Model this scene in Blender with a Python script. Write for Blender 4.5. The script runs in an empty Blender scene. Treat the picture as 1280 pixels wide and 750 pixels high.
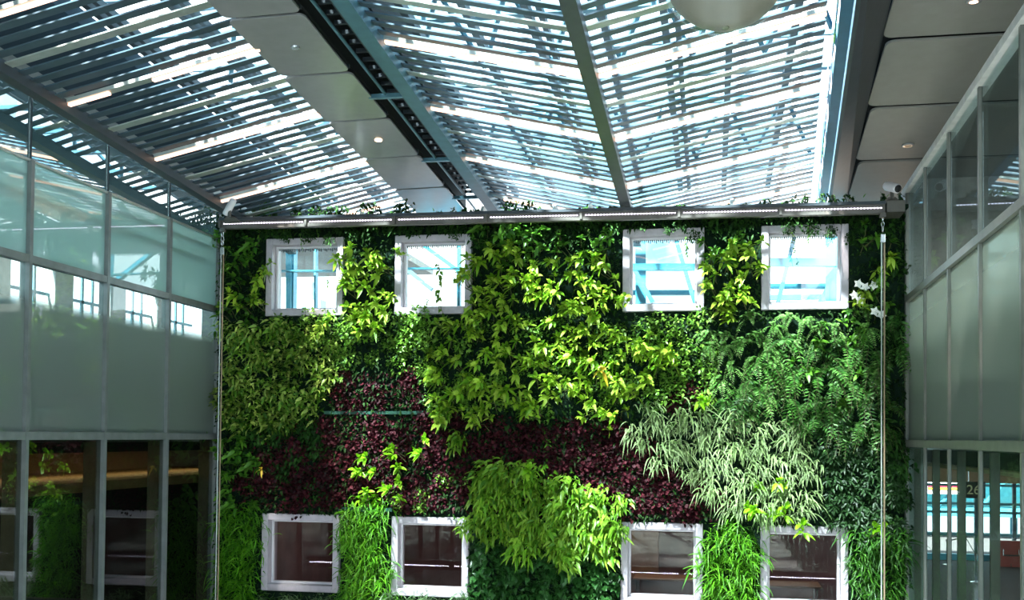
import bpy, math, random
import numpy as np
from mathutils import Vector, Matrix
random.seed(7); rng = np.random.default_rng(11)
S = bpy.context.scene
COL = S.collection
PI = math.pi

# ------------------------------------------------------------------ camera model (1280x750 frame)
FPX = 1327.0; EYE = 4.85; YPP = 511.0
psi = math.atan(250/FPX); th = math.radians(1.5); ro = .0095
Fh = Vector((-math.sin(psi), math.cos(psi), 0)); R0 = Vector((math.cos(psi), math.sin(psi), 0)); Z0 = Vector((0, 0, 1))
F = Fh*math.cos(th)+Z0*math.sin(th); U = Z0*math.cos(th)-Fh*math.sin(th)
R2 = R0*math.cos(ro)+U*math.sin(ro); U2 = U*math.cos(ro)-R0*math.sin(ro)
C0 = Vector((0, 0, EYE))
def ray(x, y): return F*FPX+R2*(x-640)+U2*(YPP-y)
def atY(x, y, Y): r = ray(x, y); return C0+r*(Y/r.y)
def atH(x, y, z): r = ray(x, y); return C0+r*((z-EYE)/r.z)

cam = bpy.data.cameras.new('camera'); cam.sensor_width = 36; cam.lens = FPX/1280*36
cam.shift_y = (YPP-375)/1280; cam.clip_end = 500
co = bpy.data.objects.new('camera', cam); COL.objects.link(co)
m = Matrix((R2, U2, -F)).transposed().to_4x4(); m.translation = C0
co.matrix_world = m; S.camera = co
S.view_settings.view_transform = 'Standard'; S.view_settings.look = 'None'
S.view_settings.gamma = 1; S.view_settings.use_curve_mapping = False
S.view_settings.exposure = 1.2
S.cycles.max_bounces = 8; S.cycles.diffuse_bounces = 3; S.cycles.glossy_bounces = 4
S.cycles.transmission_bounces = 4; S.cycles.transparent_max_bounces = 24
S.cycles.sample_clamp_indirect = 6; S.cycles.caustics_reflective = False; S.cycles.caustics_refractive = False

# ------------------------------------------------------------------ materials
MATS = {}
def newmat(name):
    mt = bpy.data.materials.new(name); mt.use_nodes = True
    nt = mt.node_tree; nt.nodes.clear()
    out = nt.nodes.new('ShaderNodeOutputMaterial')
    return mt, nt, out
def N(nt, t, **kw):
    n = nt.nodes.new(t)
    for k, v in kw.items():
        if k in n.inputs: n.inputs[k].default_value = v
        else: setattr(n, k, v)
    return n
def solid(name, col, rough=.5, metal=0, spec=.5, var=.12, scale=6, bump=0):
    mt, nt, out = newmat(name)
    b = N(nt, 'ShaderNodeBsdfPrincipled', Roughness=rough, Metallic=metal)
    b.inputs['Specular IOR Level'].default_value = spec
    tc = N(nt, 'ShaderNodeTexCoord'); nz = N(nt, 'ShaderNodeTexNoise', Scale=scale, Detail=4.0)
    nt.links.new(tc.outputs['Object'], nz.inputs['Vector'])
    rp = N(nt, 'ShaderNodeValToRGB')
    rp.color_ramp.elements[0].position = .3; rp.color_ramp.elements[1].position = .7
    rp.color_ramp.elements[0].color = tuple(c*(1-var) for c in col)+(1,)
    rp.color_ramp.elements[1].color = tuple(min(1, c*(1+var)) for c in col)+(1,)
    nt.links.new(nz.outputs['Fac'], rp.inputs['Fac']); nt.links.new(rp.outputs['Color'], b.inputs['Base Color'])
    if bump:
        bp = N(nt, 'ShaderNodeBump', Strength=bump, Distance=.02)
        nt.links.new(nz.outputs['Fac'], bp.inputs['Height']); nt.links.new(bp.outputs[0], b.inputs['Normal'])
    nt.links.new(b.outputs[0], out.inputs[0]); MATS[name] = mt; return mt
def emit(name, col, st):
    mt, nt, out = newmat(name)
    e = N(nt, 'ShaderNodeEmission', Strength=st); e.inputs[0].default_value = col+(1,)
    nt.links.new(e.outputs[0], out.inputs[0]); MATS[name] = mt; return mt
def thin_glass(name, tint=(.9, .97, .96), refl=1.0, base=.06, rough=0.0):
    """architectural glass: see-through tint plus a fresnel reflection"""
    mt, nt, out = newmat(name)
    tr = N(nt, 'ShaderNodeBsdfTransparent'); tr.inputs[0].default_value = tint+(1,)
    gl = N(nt, 'ShaderNodeBsdfGlossy', Roughness=rough); gl.inputs[0].default_value = (.92, .98, 1, 1)
    lw = N(nt, 'ShaderNodeFresnel', IOR=1.5)
    mu = N(nt, 'ShaderNodeMath', operation='MULTIPLY_ADD'); mu.use_clamp = True
    mu.inputs[1].default_value = refl*1.8; mu.inputs[2].default_value = base
    mx = N(nt, 'ShaderNodeMixShader')
    ge = N(nt, 'ShaderNodeNewGeometry'); iv = N(nt, 'ShaderNodeMath', operation='SUBTRACT'); iv.inputs[0].default_value = 1
    ml = N(nt, 'ShaderNodeMath', operation='MULTIPLY'); nt.links.new(ge.outputs['Backfacing'], iv.inputs[1])
    nt.links.new(lw.outputs[0], mu.inputs[0]); nt.links.new(mu.outputs[0], ml.inputs[0]); nt.links.new(iv.outputs[0], ml.inputs[1]); nt.links.new(ml.outputs[0], mx.inputs[0])
    nt.links.new(tr.outputs[0], mx.inputs[1]); nt.links.new(gl.outputs[0], mx.inputs[2])
    nt.links.new(mx.outputs[0], out.inputs[0]); MATS[name] = mt; return mt
def frit_glass(name, z0, z1, fmax=1.0, fmin=0.0, col=(.55, .68, .66), tint=(.85, .96, .95), refl=1.5, base=.02):
    """glass with a frosted frit: frosted below z0, clearing by z1 (object height)"""
    mt, nt, out = newmat(name)
    tr = N(nt, 'ShaderNodeBsdfTransparent'); tr.inputs[0].default_value = tint+(1,)
    df = N(nt, 'ShaderNodeBsdfDiffuse'); df.inputs[0].default_value = col+(1,)
    tl = N(nt, 'ShaderNodeBsdfTranslucent'); tl.inputs[0].default_value = tuple(c*1.1 for c in col)+(1,)
    fr = N(nt, 'ShaderNodeMixShader', Fac=.5)
    nt.links.new(df.outputs[0], fr.inputs[1]); nt.links.new(tl.outputs[0], fr.inputs[2])
    g = N(nt, 'ShaderNodeNewGeometry'); sp = N(nt, 'ShaderNodeSeparateXYZ')
    nt.links.new(g.outputs['Position'], sp.inputs[0])
    mr = N(nt, 'ShaderNodeMapRange'); mr.interpolation_type = 'SMOOTHSTEP'
    mr.inputs['From Min'].default_value = z0; mr.inputs['From Max'].default_value = z1
    mr.inputs['To Min'].default_value = fmax; mr.inputs['To Max'].default_value = fmin
    nt.links.new(sp.outputs['Z'], mr.inputs['Value'])
    m1 = N(nt, 'ShaderNodeMixShader')
    nt.links.new(mr.outputs[0], m1.inputs[0]); nt.links.new(tr.outputs[0], m1.inputs[1]); nt.links.new(fr.outputs[0], m1.inputs[2])
    gl = N(nt, 'ShaderNodeBsdfGlossy', Roughness=0.0); gl.inputs[0].default_value = (.92, .98, 1, 1)
    fn = N(nt, 'ShaderNodeFresnel', IOR=1.5)
    mu = N(nt, 'ShaderNodeMath', operation='MULTIPLY_ADD'); mu.use_clamp = True
    mu.inputs[1].default_value = refl; mu.inputs[2].default_value = base
    mx = N(nt, 'ShaderNodeMixShader')
    iv = N(nt, 'ShaderNodeMath', operation='SUBTRACT'); iv.inputs[0].default_value = 1; nt.links.new(g.outputs['Backfacing'], iv.inputs[1])
    ml = N(nt, 'ShaderNodeMath', operation='MULTIPLY'); nt.links.new(fn.outputs[0], mu.inputs[0]); nt.links.new(mu.outputs[0], ml.inputs[0]); nt.links.new(iv.outputs[0], ml.inputs[1])
    nt.links.new(ml.outputs[0], mx.inputs[0])
    nt.links.new(m1.outputs[0], mx.inputs[1]); nt.links.new(gl.outputs[0], mx.inputs[2])
    nt.links.new(mx.outputs[0], out.inputs[0]); MATS[name] = mt; return mt
def leafmat(name, cols, rough=.42, trans=.3, spec=.4, objvar=.25, stripe=None):
    """cols: list of leaf colours; every leaf picks one, every plant shifts it a little"""
    mt, nt, out = newmat(name)
    g = N(nt, 'ShaderNodeNewGeometry'); oi = N(nt, 'ShaderNodeObjectInfo')
    rp = N(nt, 'ShaderNodeValToRGB'); cr = rp.color_ramp
    while len(cr.elements) < len(cols): cr.elements.new(.5)
    for i, c in enumerate(cols):
        cr.elements[i].position = i/(len(cols)-1); cr.elements[i].color = c+(1,)
    nt.links.new(g.outputs['Random Per Island'], rp.inputs['Fac'])
    hs = N(nt, 'ShaderNodeHueSaturation')
    mr = N(nt, 'ShaderNodeMapRange'); mr.inputs['To Min'].default_value = 1-objvar; mr.inputs['To Max'].default_value = 1+objvar
    nt.links.new(oi.outputs['Random'], mr.inputs['Value']); nt.links.new(mr.outputs[0], hs.inputs['Value'])
    nt.links.new(rp.outputs['Color'], hs.inputs['Color'])
    b = N(nt, 'ShaderNodeBsdfPrincipled', Roughness=rough); b.inputs['Specular IOR Level'].default_value = spec
    t = N(nt, 'ShaderNodeBsdfTranslucent'); mx = N(nt, 'ShaderNodeMixShader', Fac=trans)
    c_out = hs.outputs['Color']
    if stripe:
        uv = N(nt, 'ShaderNodeUVMap'); sx = N(nt, 'ShaderNodeSeparateXYZ'); nt.links.new(uv.outputs[0], sx.inputs[0])
        ab = N(nt, 'ShaderNodeMath', operation='COMPARE'); ab.inputs[1].default_value = .5; ab.inputs[2].default_value = .22
        nt.links.new(sx.outputs[0], ab.inputs[0])
        mc = N(nt, 'ShaderNodeMix', data_type='RGBA')
        nt.links.new(ab.outputs[0], mc.inputs['Factor']); nt.links.new(c_out, mc.inputs['B']); mc.inputs['A'].default_value = stripe+(1,)
        c_out = mc.outputs['Result']
    nt.links.new(c_out, b.inputs['Base Color']); nt.links.new(c_out, t.inputs[0])
    nt.links.new(b.outputs[0], mx.inputs[1]); nt.links.new(t.outputs[0], mx.inputs[2])
    nt.links.new(mx.outputs[0], out.inputs[0]); MATS[name] = mt; return mt

steel = solid('mullion paint', (.20, .215, .22), .4, .3)
steel_r = solid('olive mullion paint', (.17, .17, .15), .4, .3)
bluesteel = solid('blue grey steel paint', (.07, .17, .22), .45, .2)
darksteel = solid('dark steel paint', (.035, .045, .055), .5, .2)
slatm = solid('slat paint', (.06, .095, .125), .38, .35)
palem = solid('pale aluminium', (.42, .45, .43), .35, .5)
deckm = solid('dark blue roof deck', (.014, .04, .068), .7)
panelm = solid('grey ceiling panel', (.26, .26, .27), .22, .1, var=.04)
panelr = solid('taupe ceiling panel', (.25, .235, .215), .6, 0, var=.04)
blackm = solid('black void lining', (.008, .009, .010), .8)
whitem = solid('white powder coat', (.72, .68, .72), .4, var=.05)
framem = solid('pale grey window surround', (.50, .45, .50), .5, var=.10, scale=9)
barm = solid('brushed aluminium bar', (.11, .10, .09), .45, .5)
felt = solid('dark planting felt', (.008, .02, .012), .95, spec=.08, bump=.4, scale=30)
brown = solid('brown soffit', (.30, .20, .11), .6)
finm = solid('beige fin', (.21, .18, .13), .5)
finr = solid('olive fin', (.085, .08, .055), .5)
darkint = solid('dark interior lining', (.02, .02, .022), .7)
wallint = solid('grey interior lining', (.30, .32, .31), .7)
carpet = solid('grey floor carpet', (.06, .055, .06), .85, spec=.15, bump=.1, scale=40)
mauve = solid('mauve brown room wall', (.17, .105, .10), .6, var=.25, scale=2)
wood = solid('wood panel', (.33, .22, .13), .5)
chrome = solid('satin chrome', (.6, .6, .62), .25, .9)
redm = solid('dark red panel', (.25, .03, .025), .6)
stemm = solid('brown green stem', (.09, .10, .03), .7)
barkm = solid('dry stem', (.16, .11, .05), .8)
glass = thin_glass('clear glass', refl=1.0, base=.03)
glass_refl = thin_glass('coated reflective glass', tint=(.60, .82, .85), refl=1.6, base=.36)
glass_r = thin_glass('upper right glass', tint=(.75, .82, .82), refl=.45, base=.08)
glass_dr = thin_glass('lower right glass', tint=(.75, .85, .82), refl=.22, base=.0)
glass_low = thin_glass('lower window glass', tint=(.72, .68, .70), refl=.45, base=.0)
glass_dark = thin_glass('lower storey glass', tint=(.55, .58, .52), refl=.55, base=.01)
glass_sky = thin_glass('skylight glass', tint=(.86, .96, 1.0), refl=.8, base=.02)
strip_glass = thin_glass('clerestory strip glass', tint=(.10, .25, .36), refl=1.0, base=.25, rough=.05)
lampm = emit('linear lamp glow', (1, .60, .42), 1.5)
ledm = emit('led glow', (.86, .78, 1), 2.2); ledlow = emit('bright led glow', (.90, .80, 1), 30)
spotm = emit('downlight glow', (1, .62, .4), 4)

# ------------------------------------------------------------------ mesh helpers
class MB:
    def __init__(s): s.v = []; s.f = []
    def box(s, a, b):
        x0, y0, z0 = [min(a[i], b[i]) for i in range(3)]; x1, y1, z1 = [max(a[i], b[i]) for i in range(3)]
        return s.hexa([(x0, y0, z0), (x1, y0, z0), (x1, y1, z0), (x0, y1, z0)], [(x0, y0, z1), (x1, y0, z1), (x1, y1, z1), (x0, y1, z1)])
    def hexa(s, lo, hi):
        n = len(s.v); s.v += [tuple(p) for p in lo]+[tuple(p) for p in hi]
        s.f += [(n+3, n+2, n+1, n), (n+4, n+5, n+6, n+7), (n, n+1, n+5, n+4), (n+1, n+2, n+6, n+5), (n+2, n+3, n+7, n+6), (n+3, n, n+4, n+7)]
        return s
    def bar(s, p, q, w, h, up=(0, 0, 1)):
        """rectangular bar from p to q, w wide and h deep (p-q on the centre line)"""
        p = Vector(p); q = Vector(q); d = (q-p).normalized(); u = Vector(up)
        sd = d.cross(u)
        if sd.length < 1e-4: sd = d.cross(Vector((0, 1, 0)))
        sd.normalize(); u = sd.cross(d).normalized()
        a = sd*(w/2); b = u*(h/2)
        return s.hexa([p-a-b, p+a-b, q+a-b, q-a-b], [p-a+b, p+a+b, q+a+b, q-a+b])
    def tube(s, pts, r, n=8, caps=True):
        pts = [Vector(p) for p in pts]; rr = r if isinstance(r, (list, tuple)) else [r]*len(pts)
        st = len(s.v); ref = None
        for i, p in enumerate(pts):
            d = (pts[min(i+1, len(pts)-1)]-pts[max(i-1, 0)]).normalized()
            if ref is None: ref = d.orthogonal().normalized()
            ref = (ref-d*ref.dot(d)).normalized(); b = d.cross(ref)
            for k in range(n):
                a = 2*PI*k/n; s.v.append(tuple(p+(ref*math.cos(a)+b*math.sin(a))*rr[i]))
        for i in range(len(pts)-1):
            for k in range(n):
                a = st+i*n+k; b_ = st+i*n+(k+1) % n
                s.f.append((a, b_, b_+n, a+n))
        if caps:
            s.f.append(tuple(st+k for k in range(n))[::-1]); s.f.append(tuple(st+(len(pts)-1)*n+k for k in range(n)))
        return s
    def lathe(s, c, prof, n=32, axis=2):
        st = len(s.v); c = Vector(c)
        for r, z in prof:
            for k in range(n):
                a = 2*PI*k/n; p = [0, 0, 0]; i, j = [(1, 2), (2, 0), (0, 1)][axis]
                p[i] = r*math.cos(a); p[j] = r*math.sin(a); p[axis] = z; s.v.append(tuple(c+Vector(p)))
        for i in range(len(prof)-1):
            for k in range(n):
                a = st+i*n+k; b = st+i*n+(k+1) % n; s.f.append((a, b, b+n, a+n))
        return s
    def prism(s, poly, off):
        """solid from a planar loop extruded by off"""
        n = len(s.v); k = len(poly); o = Vector(off)
        s.v += [tuple(Vector(p)) for p in poly]+[tuple(Vector(p)+o) for p in poly]
        s.f.append(tuple(range(n, n+k))[::-1]); s.f.append(tuple(range(n+k, n+2*k)))
        for i in range(k): j = (i+1) % k; s.f.append((n+i, n+j, n+k+j, n+k+i))
        return s
    def build(s, name, mat, parent=None, smooth=False, loc=None, bevel=0):
        me = bpy.data.meshes.new(name); me.from_pydata(s.v, [], s.f); me.validate()
        o = bpy.data.objects.new(name, me); COL.objects.link(o)
        if loc is not None:
            me.transform(Matrix.Translation(-Vector(loc)))
            o.location = loc
        if parent is not None:
            wl_ = Vector(parent.location); pp = parent.parent
            while pp is not None: wl_ += Vector(pp.location); pp = pp.parent
            o.parent = parent; o.location = Vector(o.location)-wl_
        me.materials.append(mat)
        if smooth: me.polygons.foreach_set('use_smooth', [True]*len(me.polygons))
        if bevel:
            bv = o.modifiers.new('bevel', 'BEVEL'); bv.width = bevel; bv.segments = 2; bv.limit_method = 'ANGLE'
        return o
def tag(o, label=None, cat=None, group=None, kind=None):
    if label: o['label'] = label
    if cat: o['category'] = cat
    if group: o['group'] = group
    if kind: o['kind'] = kind
    return o
def empty(name, loc, label=None, cat=None, group=None, kind=None):
    o = bpy.data.objects.new(name, None); COL.objects.link(o); o.location = loc; o.empty_display_size = .1
    return tag(o, label, cat, group, kind)
def dup(root, loc, rot=None, scale=None):
    r = root.copy(); COL.objects.link(r); r.location = loc
    if rot is not None: r.rotation_euler = rot
    if scale is not None: r.scale = scale
    for ch in root.children:
        c = ch.copy(); COL.objects.link(c); c.parent = r
        for g in ch.children:
            d = g.copy(); COL.objects.link(d); d.parent = c
    return r

# ------------------------------------------------------------------ world and sun
w = bpy.data.worlds.new('sky'); S.world = w; w.use_nodes = True; nt = w.node_tree; nt.nodes.clear()
wo = N(nt, 'ShaderNodeOutputWorld'); bg = N(nt, 'ShaderNodeBackground', Strength=2.0)
tc = N(nt, 'ShaderNodeTexCoord'); nz = N(nt, 'ShaderNodeTexNoise', Scale=3.2, Detail=5.0, Roughness=.6)
rp = N(nt, 'ShaderNodeValToRGB'); rp.color_ramp.elements[0].position = .41; rp.color_ramp.elements[1].position = .50
rp.color_ramp.elements[0].color = (.16, .42, .62, 1); rp.color_ramp.elements[1].color = (.86, .95, 1, 1)
nt.links.new(tc.outputs['Generated'], nz.inputs['Vector']); nt.links.new(nz.outputs['Fac'], rp.inputs['Fac'])
nt.links.new(rp.outputs['Color'], bg.inputs['Color']); nt.links.new(bg.outputs[0], wo.inputs[0])
sd = bpy.data.lights.new('sun', 'SUN'); sd.energy = 34; sd.angle = math.radians(5); sd.color = (1, .97, .90)
so = bpy.data.objects.new('sun', sd); COL.objects.link(so)
so.rotation_euler = Vector((.22, .62, -1)).to_track_quat('-Z', 'Y').to_euler(); so.location = (0, 0, 20)

# ------------------------------------------------------------------ setting: room shell
YW = 18.2                       # face of the planted wall
def lx(Y): return -8.965+(18.15-Y)*.0143      # left glass wall plane
def rx(Y): return 3.115-(18.1-Y)*.0257        # right glass wall plane
def zval(Y): return 9.145-.0675*(Y-12.46)
def zrid(Y): return zval(Y)+.585
MB().box((-9.2, -9, -.3), (3.4, 18.6, 0)).build('floor', solid('pale terrazzo', (.42, .41, .39), .35, scale=20))
mb = MB().box((3.4, -9, -.3), (40, 60, 0)).box((-30, -9, -.3), (-9.2, 60, 0)).box((-9.2, 18.6, -.3), (3.4, 60, 0)); o = mb.build('floor_lounge', carpet); tag(o, 'dark grey carpet of the departure lounge behind the lower right glass', 'floor', kind='structure')
tag(bpy.data.objects['floor'], 'pale terrazzo floor of the atrium', 'floor', kind='structure')
wrr = empty('wall_rear', (-3, -6, 0), 'glazed rear wall of the atrium behind the camera', 'wall', kind='structure')
MB().box((-9.3, -6.3, 0), (3.4, -6, 1.0)).build('sill_wall', wallint, wrr); MB().box((-9.3, -6.3, 10.0), (3.4, -6, 11)).build('head_wall', wallint, wrr)
for k in range(8): MB().box((-9.3+k*1.8, -6.25, 1.0), (-9.15+k*1.8, -6.05, 10.0)).build('mullion', wallint, wrr)
for k in range(4): MB().box((-9.3, -6.22, 3.0+k*1.8), (3.4, -6.08, 3.1+k*1.8)).build('transom', wallint, wrr)
MB().box((-9.3, -6.16, 1.0), (3.4, -6.14, 10.0)).build('glass_pane', glass, wrr)

# planted wall slab with eight window holes
XL = [(-8.0, -6.53), (-5.56, -4.16), (-1.51, -.14), (.80, 2.20)]
ZU = (7.0, 8.41); ZLo = (2.03, 3.42)
mb = MB(); xs = [-8.96]+[v for p in XL for v in p]+[3.10]
def strip(x0, x1, z0, z1): mb.box((x0, YW, z0), (x1, YW+.4, z1))
for i in range(0, len(xs)-1, 2): strip(xs[i], xs[i+1], 0, 8.66)
for a, b_ in XL:
    strip(a, b_, 0, ZLo[0]); strip(a, b_, ZLo[1], ZU[0]); strip(a, b_, ZU[1], 8.66)
o = mb.build('wall_back', felt); tag(o, 'dark felt planting wall carrying the vertical garden and eight windows', 'wall', kind='structure')

# windows in the planted wall
where = ['at the far left', 'second from the left', 'third from the left', 'at the far right']
n = 0
for row, (z0, z1) in (('upper', ZU), ('lower', ZLo)):
    for i, (a, b_) in enumerate(XL):
        n += 1
        view = 'looking out on bright sky and blue steel' if row == 'upper' else 'looking into a dim brown room'
        t = empty('window_%d' % n, ((a+b_)/2, YW, z0), f'white framed {row} window {where[i]}, {view}', 'window', kind='structure')
        fr = MB(); w_ = .12; y0, y1 = YW-.10, YW+.34
        fr.box((a, y0, z0), (a+w_, y1, z1)); fr.box((b_-w_, y0, z0), (b_, y1, z1))
        fr.box((a+w_, y0, z0), (b_-w_, y1, z0+w_)); fr.box((a+w_, y0, z1-w_), (b_-w_, y1, z1))
        fr.build('window_frame', framem, t, bevel=.012)
        sh = MB(); a2, b2, c2, d2 = a+w_, b_-w_, z0+w_, z1-w_; s_ = .038; y0, y1 = YW+.08, YW+.2
        sh.box((a2, y0, c2), (a2+s_, y1, d2)); sh.box((b2-s_, y0, c2), (b2, y1, d2))
        sh.box((a2+s_, y0, c2), (b2-s_, y1, c2+s_)); sh.box((a2+s_, y0, d2-s_), (b2-s_, y1, d2))
        sa = sh.build('sash', whitem, t, bevel=.006)
        tl = 0 if row == 'upper' else .026
        q_ = [(a2+s_, YW+.14), (b2-s_, YW+.14), (b2-s_, YW+.15), (a2+s_, YW+.15)]
        MB().hexa([(x, y, c2+s_) for x, y in q_], [(x, y-tl, d2-s_) for x, y in q_]).build('glass_pane', glass if row == 'upper' else glass_low, sa)
        if row == 'upper':
            cmb = MB(); k = int((b2-a2-2*s_)/.035)
            for q in range(k): cmb.box((a2+s_+.01+q*.035, YW+.115, d2-s_-.035-.012*((q*7) % 3)), (a2+s_+.026+q*.035, YW+.128, d2-s_))
            cmb.build('drip_comb', darksteel, sa)

# ------------------------------------------------------------------ room behind lower windows
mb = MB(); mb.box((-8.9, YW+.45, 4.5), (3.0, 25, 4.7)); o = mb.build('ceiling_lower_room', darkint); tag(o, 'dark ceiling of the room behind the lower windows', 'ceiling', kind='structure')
mb = MB(); mb.box((-9.0, 25, 0), (3.1, 25.2, 4.7)); o = mb.build('wall_lower_room', mauve); tag(o, 'mauve brown back wall of the room seen through the lower windows', 'wall', kind='structure')
mb = MB(); mb.box((-9.1, YW+.4, 0), (-8.95, 25.2, 4.7)); o = mb.build('wall_lower_room_left', mauve); tag(o, 'side wall at the left end of the room behind the lower windows', 'wall', kind='structure')
mb = MB(); mb.box((3.0, YW+.4, 0), (3.1, 22.2, 4.7)).box((3.0, 22.2, 0), (3.1, 25, 1.2)); o = mb.build('wall_lower_room_right', mauve); tag(o, 'side wall at the right end of the room behind the lower windows', 'wall', kind='structure')
mb = MB(); mb.box((-8.9, YW+.45, 0), (3.0, 25, .35)); o = mb.build('floor_lower_room', solid('mauve carpet', (.13, .09, .11), .6)); tag(o, 'mauve carpeted floor of the room behind the lower windows', 'floor', kind='structure')
def table(loc, lab, w_=1.6, d_=.8):
    t = empty('meeting_table', loc, lab, 'table', 'tables in the room behind the lower windows'); x, y, z = loc
    MB().box((x-w_/2, y-d_/2, z+.70), (x+w_/2, y+d_/2, z+.74)).build('table_top', wood, t, bevel=.01)
    for sx in (-1, 1):
        for sy in (-1, 1):
            MB().tube([(x+sx*(w_/2-.1), y+sy*(d_/2-.1), z), (x+sx*(w_/2-.08), y+sy*(d_/2-.08), z+.70)], .025).build('leg', chrome, t)
for loc, lab in (((1.35, 22.2, 1.2), 'wooden table seen through the lower window at the far right'), ((-.8, 22.6, 1.2), 'wooden table seen through the lower window third from the left')):
    table(loc, lab)
    x, y, z = loc
    mb = MB().box((x-1.05, y-1.2, .35), (x+1.05, y+1.2, 1.2)); o = mb.build('platform', mauve); tag(o, 'mauve platform under the table behind the '+lab.split('the ', 1)[1], 'platform')
mb = MB().box((.1, 24.8, 1.4), (1.0, 24.99, 3.9)); o = mb.build('wood_panel', wood); tag(o, 'tan wood panel on the room wall behind the lower right window', 'panel')
mb = MB().box((-2.6, 24.8, 1.6), (-1.2, 24.99, 3.8)); o = mb.build('wood_panel', wood); tag(o, 'tan wood panel on the room wall behind the third lower window', 'panel')

# ------------------------------------------------------------------ curtain walls left and right
def wallbox(plane, side, y0, y1, z0, z1, d0, d1):
    """box following a side wall; d0..d1 is the depth outward from the atrium"""
    s = -1 if side == 'l' else 1
    P = lambda y, d: (plane(y)+s*d, y)
    lo = [P(y0, d0), P(y1, d0), P(y1, d1), P(y0, d1)]
    return [(x, y, z0) for x, y in lo], [(x, y, z1) for x, y in lo]
def curtain(side, plane, ms, y_end, mat_frame, ztop, zcap, bandmat, clearmat, frit, lowmat, finmat, find):
    word = 'left' if side == 'l' else 'right'
    t = empty('wall_'+word, (plane(12), 12, 0), f'glazed curtain wall along the {word} of the atrium with frosted middle panes', 'glass wall', kind='structure')
    y0 = ms[-1]
    for k, y in enumerate(ms):
        z_t = ztop(y) if callable(ztop) else ztop
        MB().hexa(*wallbox(plane, side, y-.035, y+.035, 0, z_t if side == 'r' else min(z_t, 8.45), -.04 if side == 'l' else -.015, .10 if side == 'l' else .03)).build('mullion', mat_frame, t)
        MB().hexa(*wallbox(plane, side, y-.03, y+.03, 0, 4.72, .105, .105+find)).build('fin', finmat, t)
        if side == 'l': MB().hexa(*wallbox(plane, side, y-.008, y+.008, 8.45, zval(y)+.22, -.01, .02)).build('glass_joint', darksteel, t)
    for z, h in ((4.80, .11), (7.14, .10)):
        MB().hexa(*wallbox(plane, side, y0, y_end, z-h/2, z+h/2, -.035, .095)).build('transom', mat_frame, t)
    ys = [y_end]+list(ms) if ms[0] < y_end-.3 else list(ms)
    for a, c in zip(ys[:-1], ys[1:]):
        for z0, z1, mt in ((.1, 4.745, lowmat), (4.855, 7.09, frit), (7.19, 8.45 if side == 'l' else 8.9, bandmat)):
            MB().hexa(*wallbox(plane, side, c+.035, a-.035, z0, z1, .02, .035)).build('glass_pane', mt, t)
        if side == 'l':
            q = lambda y, d: (plane(y)-d, y)
            lo = [q(c+.01, .02), q(a-.01, .02), q(a-.01, .035), q(c+.01, .035)]
            MB().hexa([(x, y, 8.47) for x, y in lo], [(x, y, zval(y)+.22) for x, y in lo]).build('glass_pane', clearmat, t)
    return t
LM = [18.16, 16.32, 14.43, 12.55, 10.67, 8.79, 6.9, 5.0, 3.1, 1.2, -.7, -2.6, -4.5]
RM = [18.11, 16.44, 14.61, 12.77, 10.93, 9.1, 7.25, 5.4, 3.6, 1.7, -.1, -2, -3.9]
frit_l = frit_glass('frosted lower band left', 6.45, 6.75, .97, .08, col=(.27, .32, .30), refl=.9)
frit_r = frit_glass('frosted lower band right', 5.9, 7.0, .97, .45, col=(.26, .30, .26), refl=.5)
band_l = frit_glass('frosted upper band left', 8.0, 8.7, .90, .55, col=(.42, .60, .58))
wl = curtain('l', lx, LM, 18.16, steel, 8.45, None, band_l, glass_refl, frit_l, glass_dark, finm, .20)
wr = curtain('r', rx, RM, 18.11, steel_r, 8.92, None, glass_r, glass_r, frit_r, glass_dr, finr, .10)
# rail along the head of the right wall, handrail and head rail of the left one
MB().hexa(*wallbox(rx, 'r', -4.4, 18.45, 8.88, 8.98, -.05, .12)).build('head_rail', solid('pale rail', (.75, .72, .72), .4, .1), wr)
MB().hexa(*wallbox(lx, 'l', -4.5, 18.16, 8.43, 8.46, -.02, .06)).build('head_rail', palem, wl)
MB().hexa(*wallbox(lx, 'l', -4.5, 17.9, 8.24, 8.27, .05, .12)).build('handrail', palem, wl)
MB().hexa(*wallbox(lx, 'l', -4.5, 17.7, 7.98, 8.02, .08, .16)).build('lower_rail', finm, wl)  # second rail, below and behind the handrail
MB().hexa(*wallbox(lx, 'l', 18.15, 18.6, 0, 8.7, -.06, .3)).build('end_post', steel, wl)
MB().hexa(*wallbox(rx, 'r', 18.10, 18.7, 0, 8.95, -.03, .3)).build('end_post', steel_r, wr)

# rooms behind the side glass
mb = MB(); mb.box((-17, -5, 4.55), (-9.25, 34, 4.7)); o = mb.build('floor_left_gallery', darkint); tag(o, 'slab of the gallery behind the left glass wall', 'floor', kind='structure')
mb = MB(); mb.box((-9.55, -5, 4.7), (-9.45, 30, 6.25)); o = mb.build('wall_left_knee', wallint); tag(o, 'low grey wall standing behind the left frosted panes', 'wall', kind='structure')
mb = MB(); mb.box((-12.0, -5, 3.95), (-9.3, 30, 4.1)).box((-12.2, -5, 3.9), (-12, 30, 4.55)); o = mb.build('ceiling_left_soffit', brown); tag(o, 'brown soffit behind the lower left glass', 'ceiling', kind='structure')
mb = MB(); mb.box((-17, -5, 0), (-16.8, 30, 4.5)).box((-17, 30, 0), (-9, 30.2, 4.6)); o = mb.build('wall_left_inner', darkint); tag(o, 'dark inner wall behind the lower left glass', 'wall', kind='structure')
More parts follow.
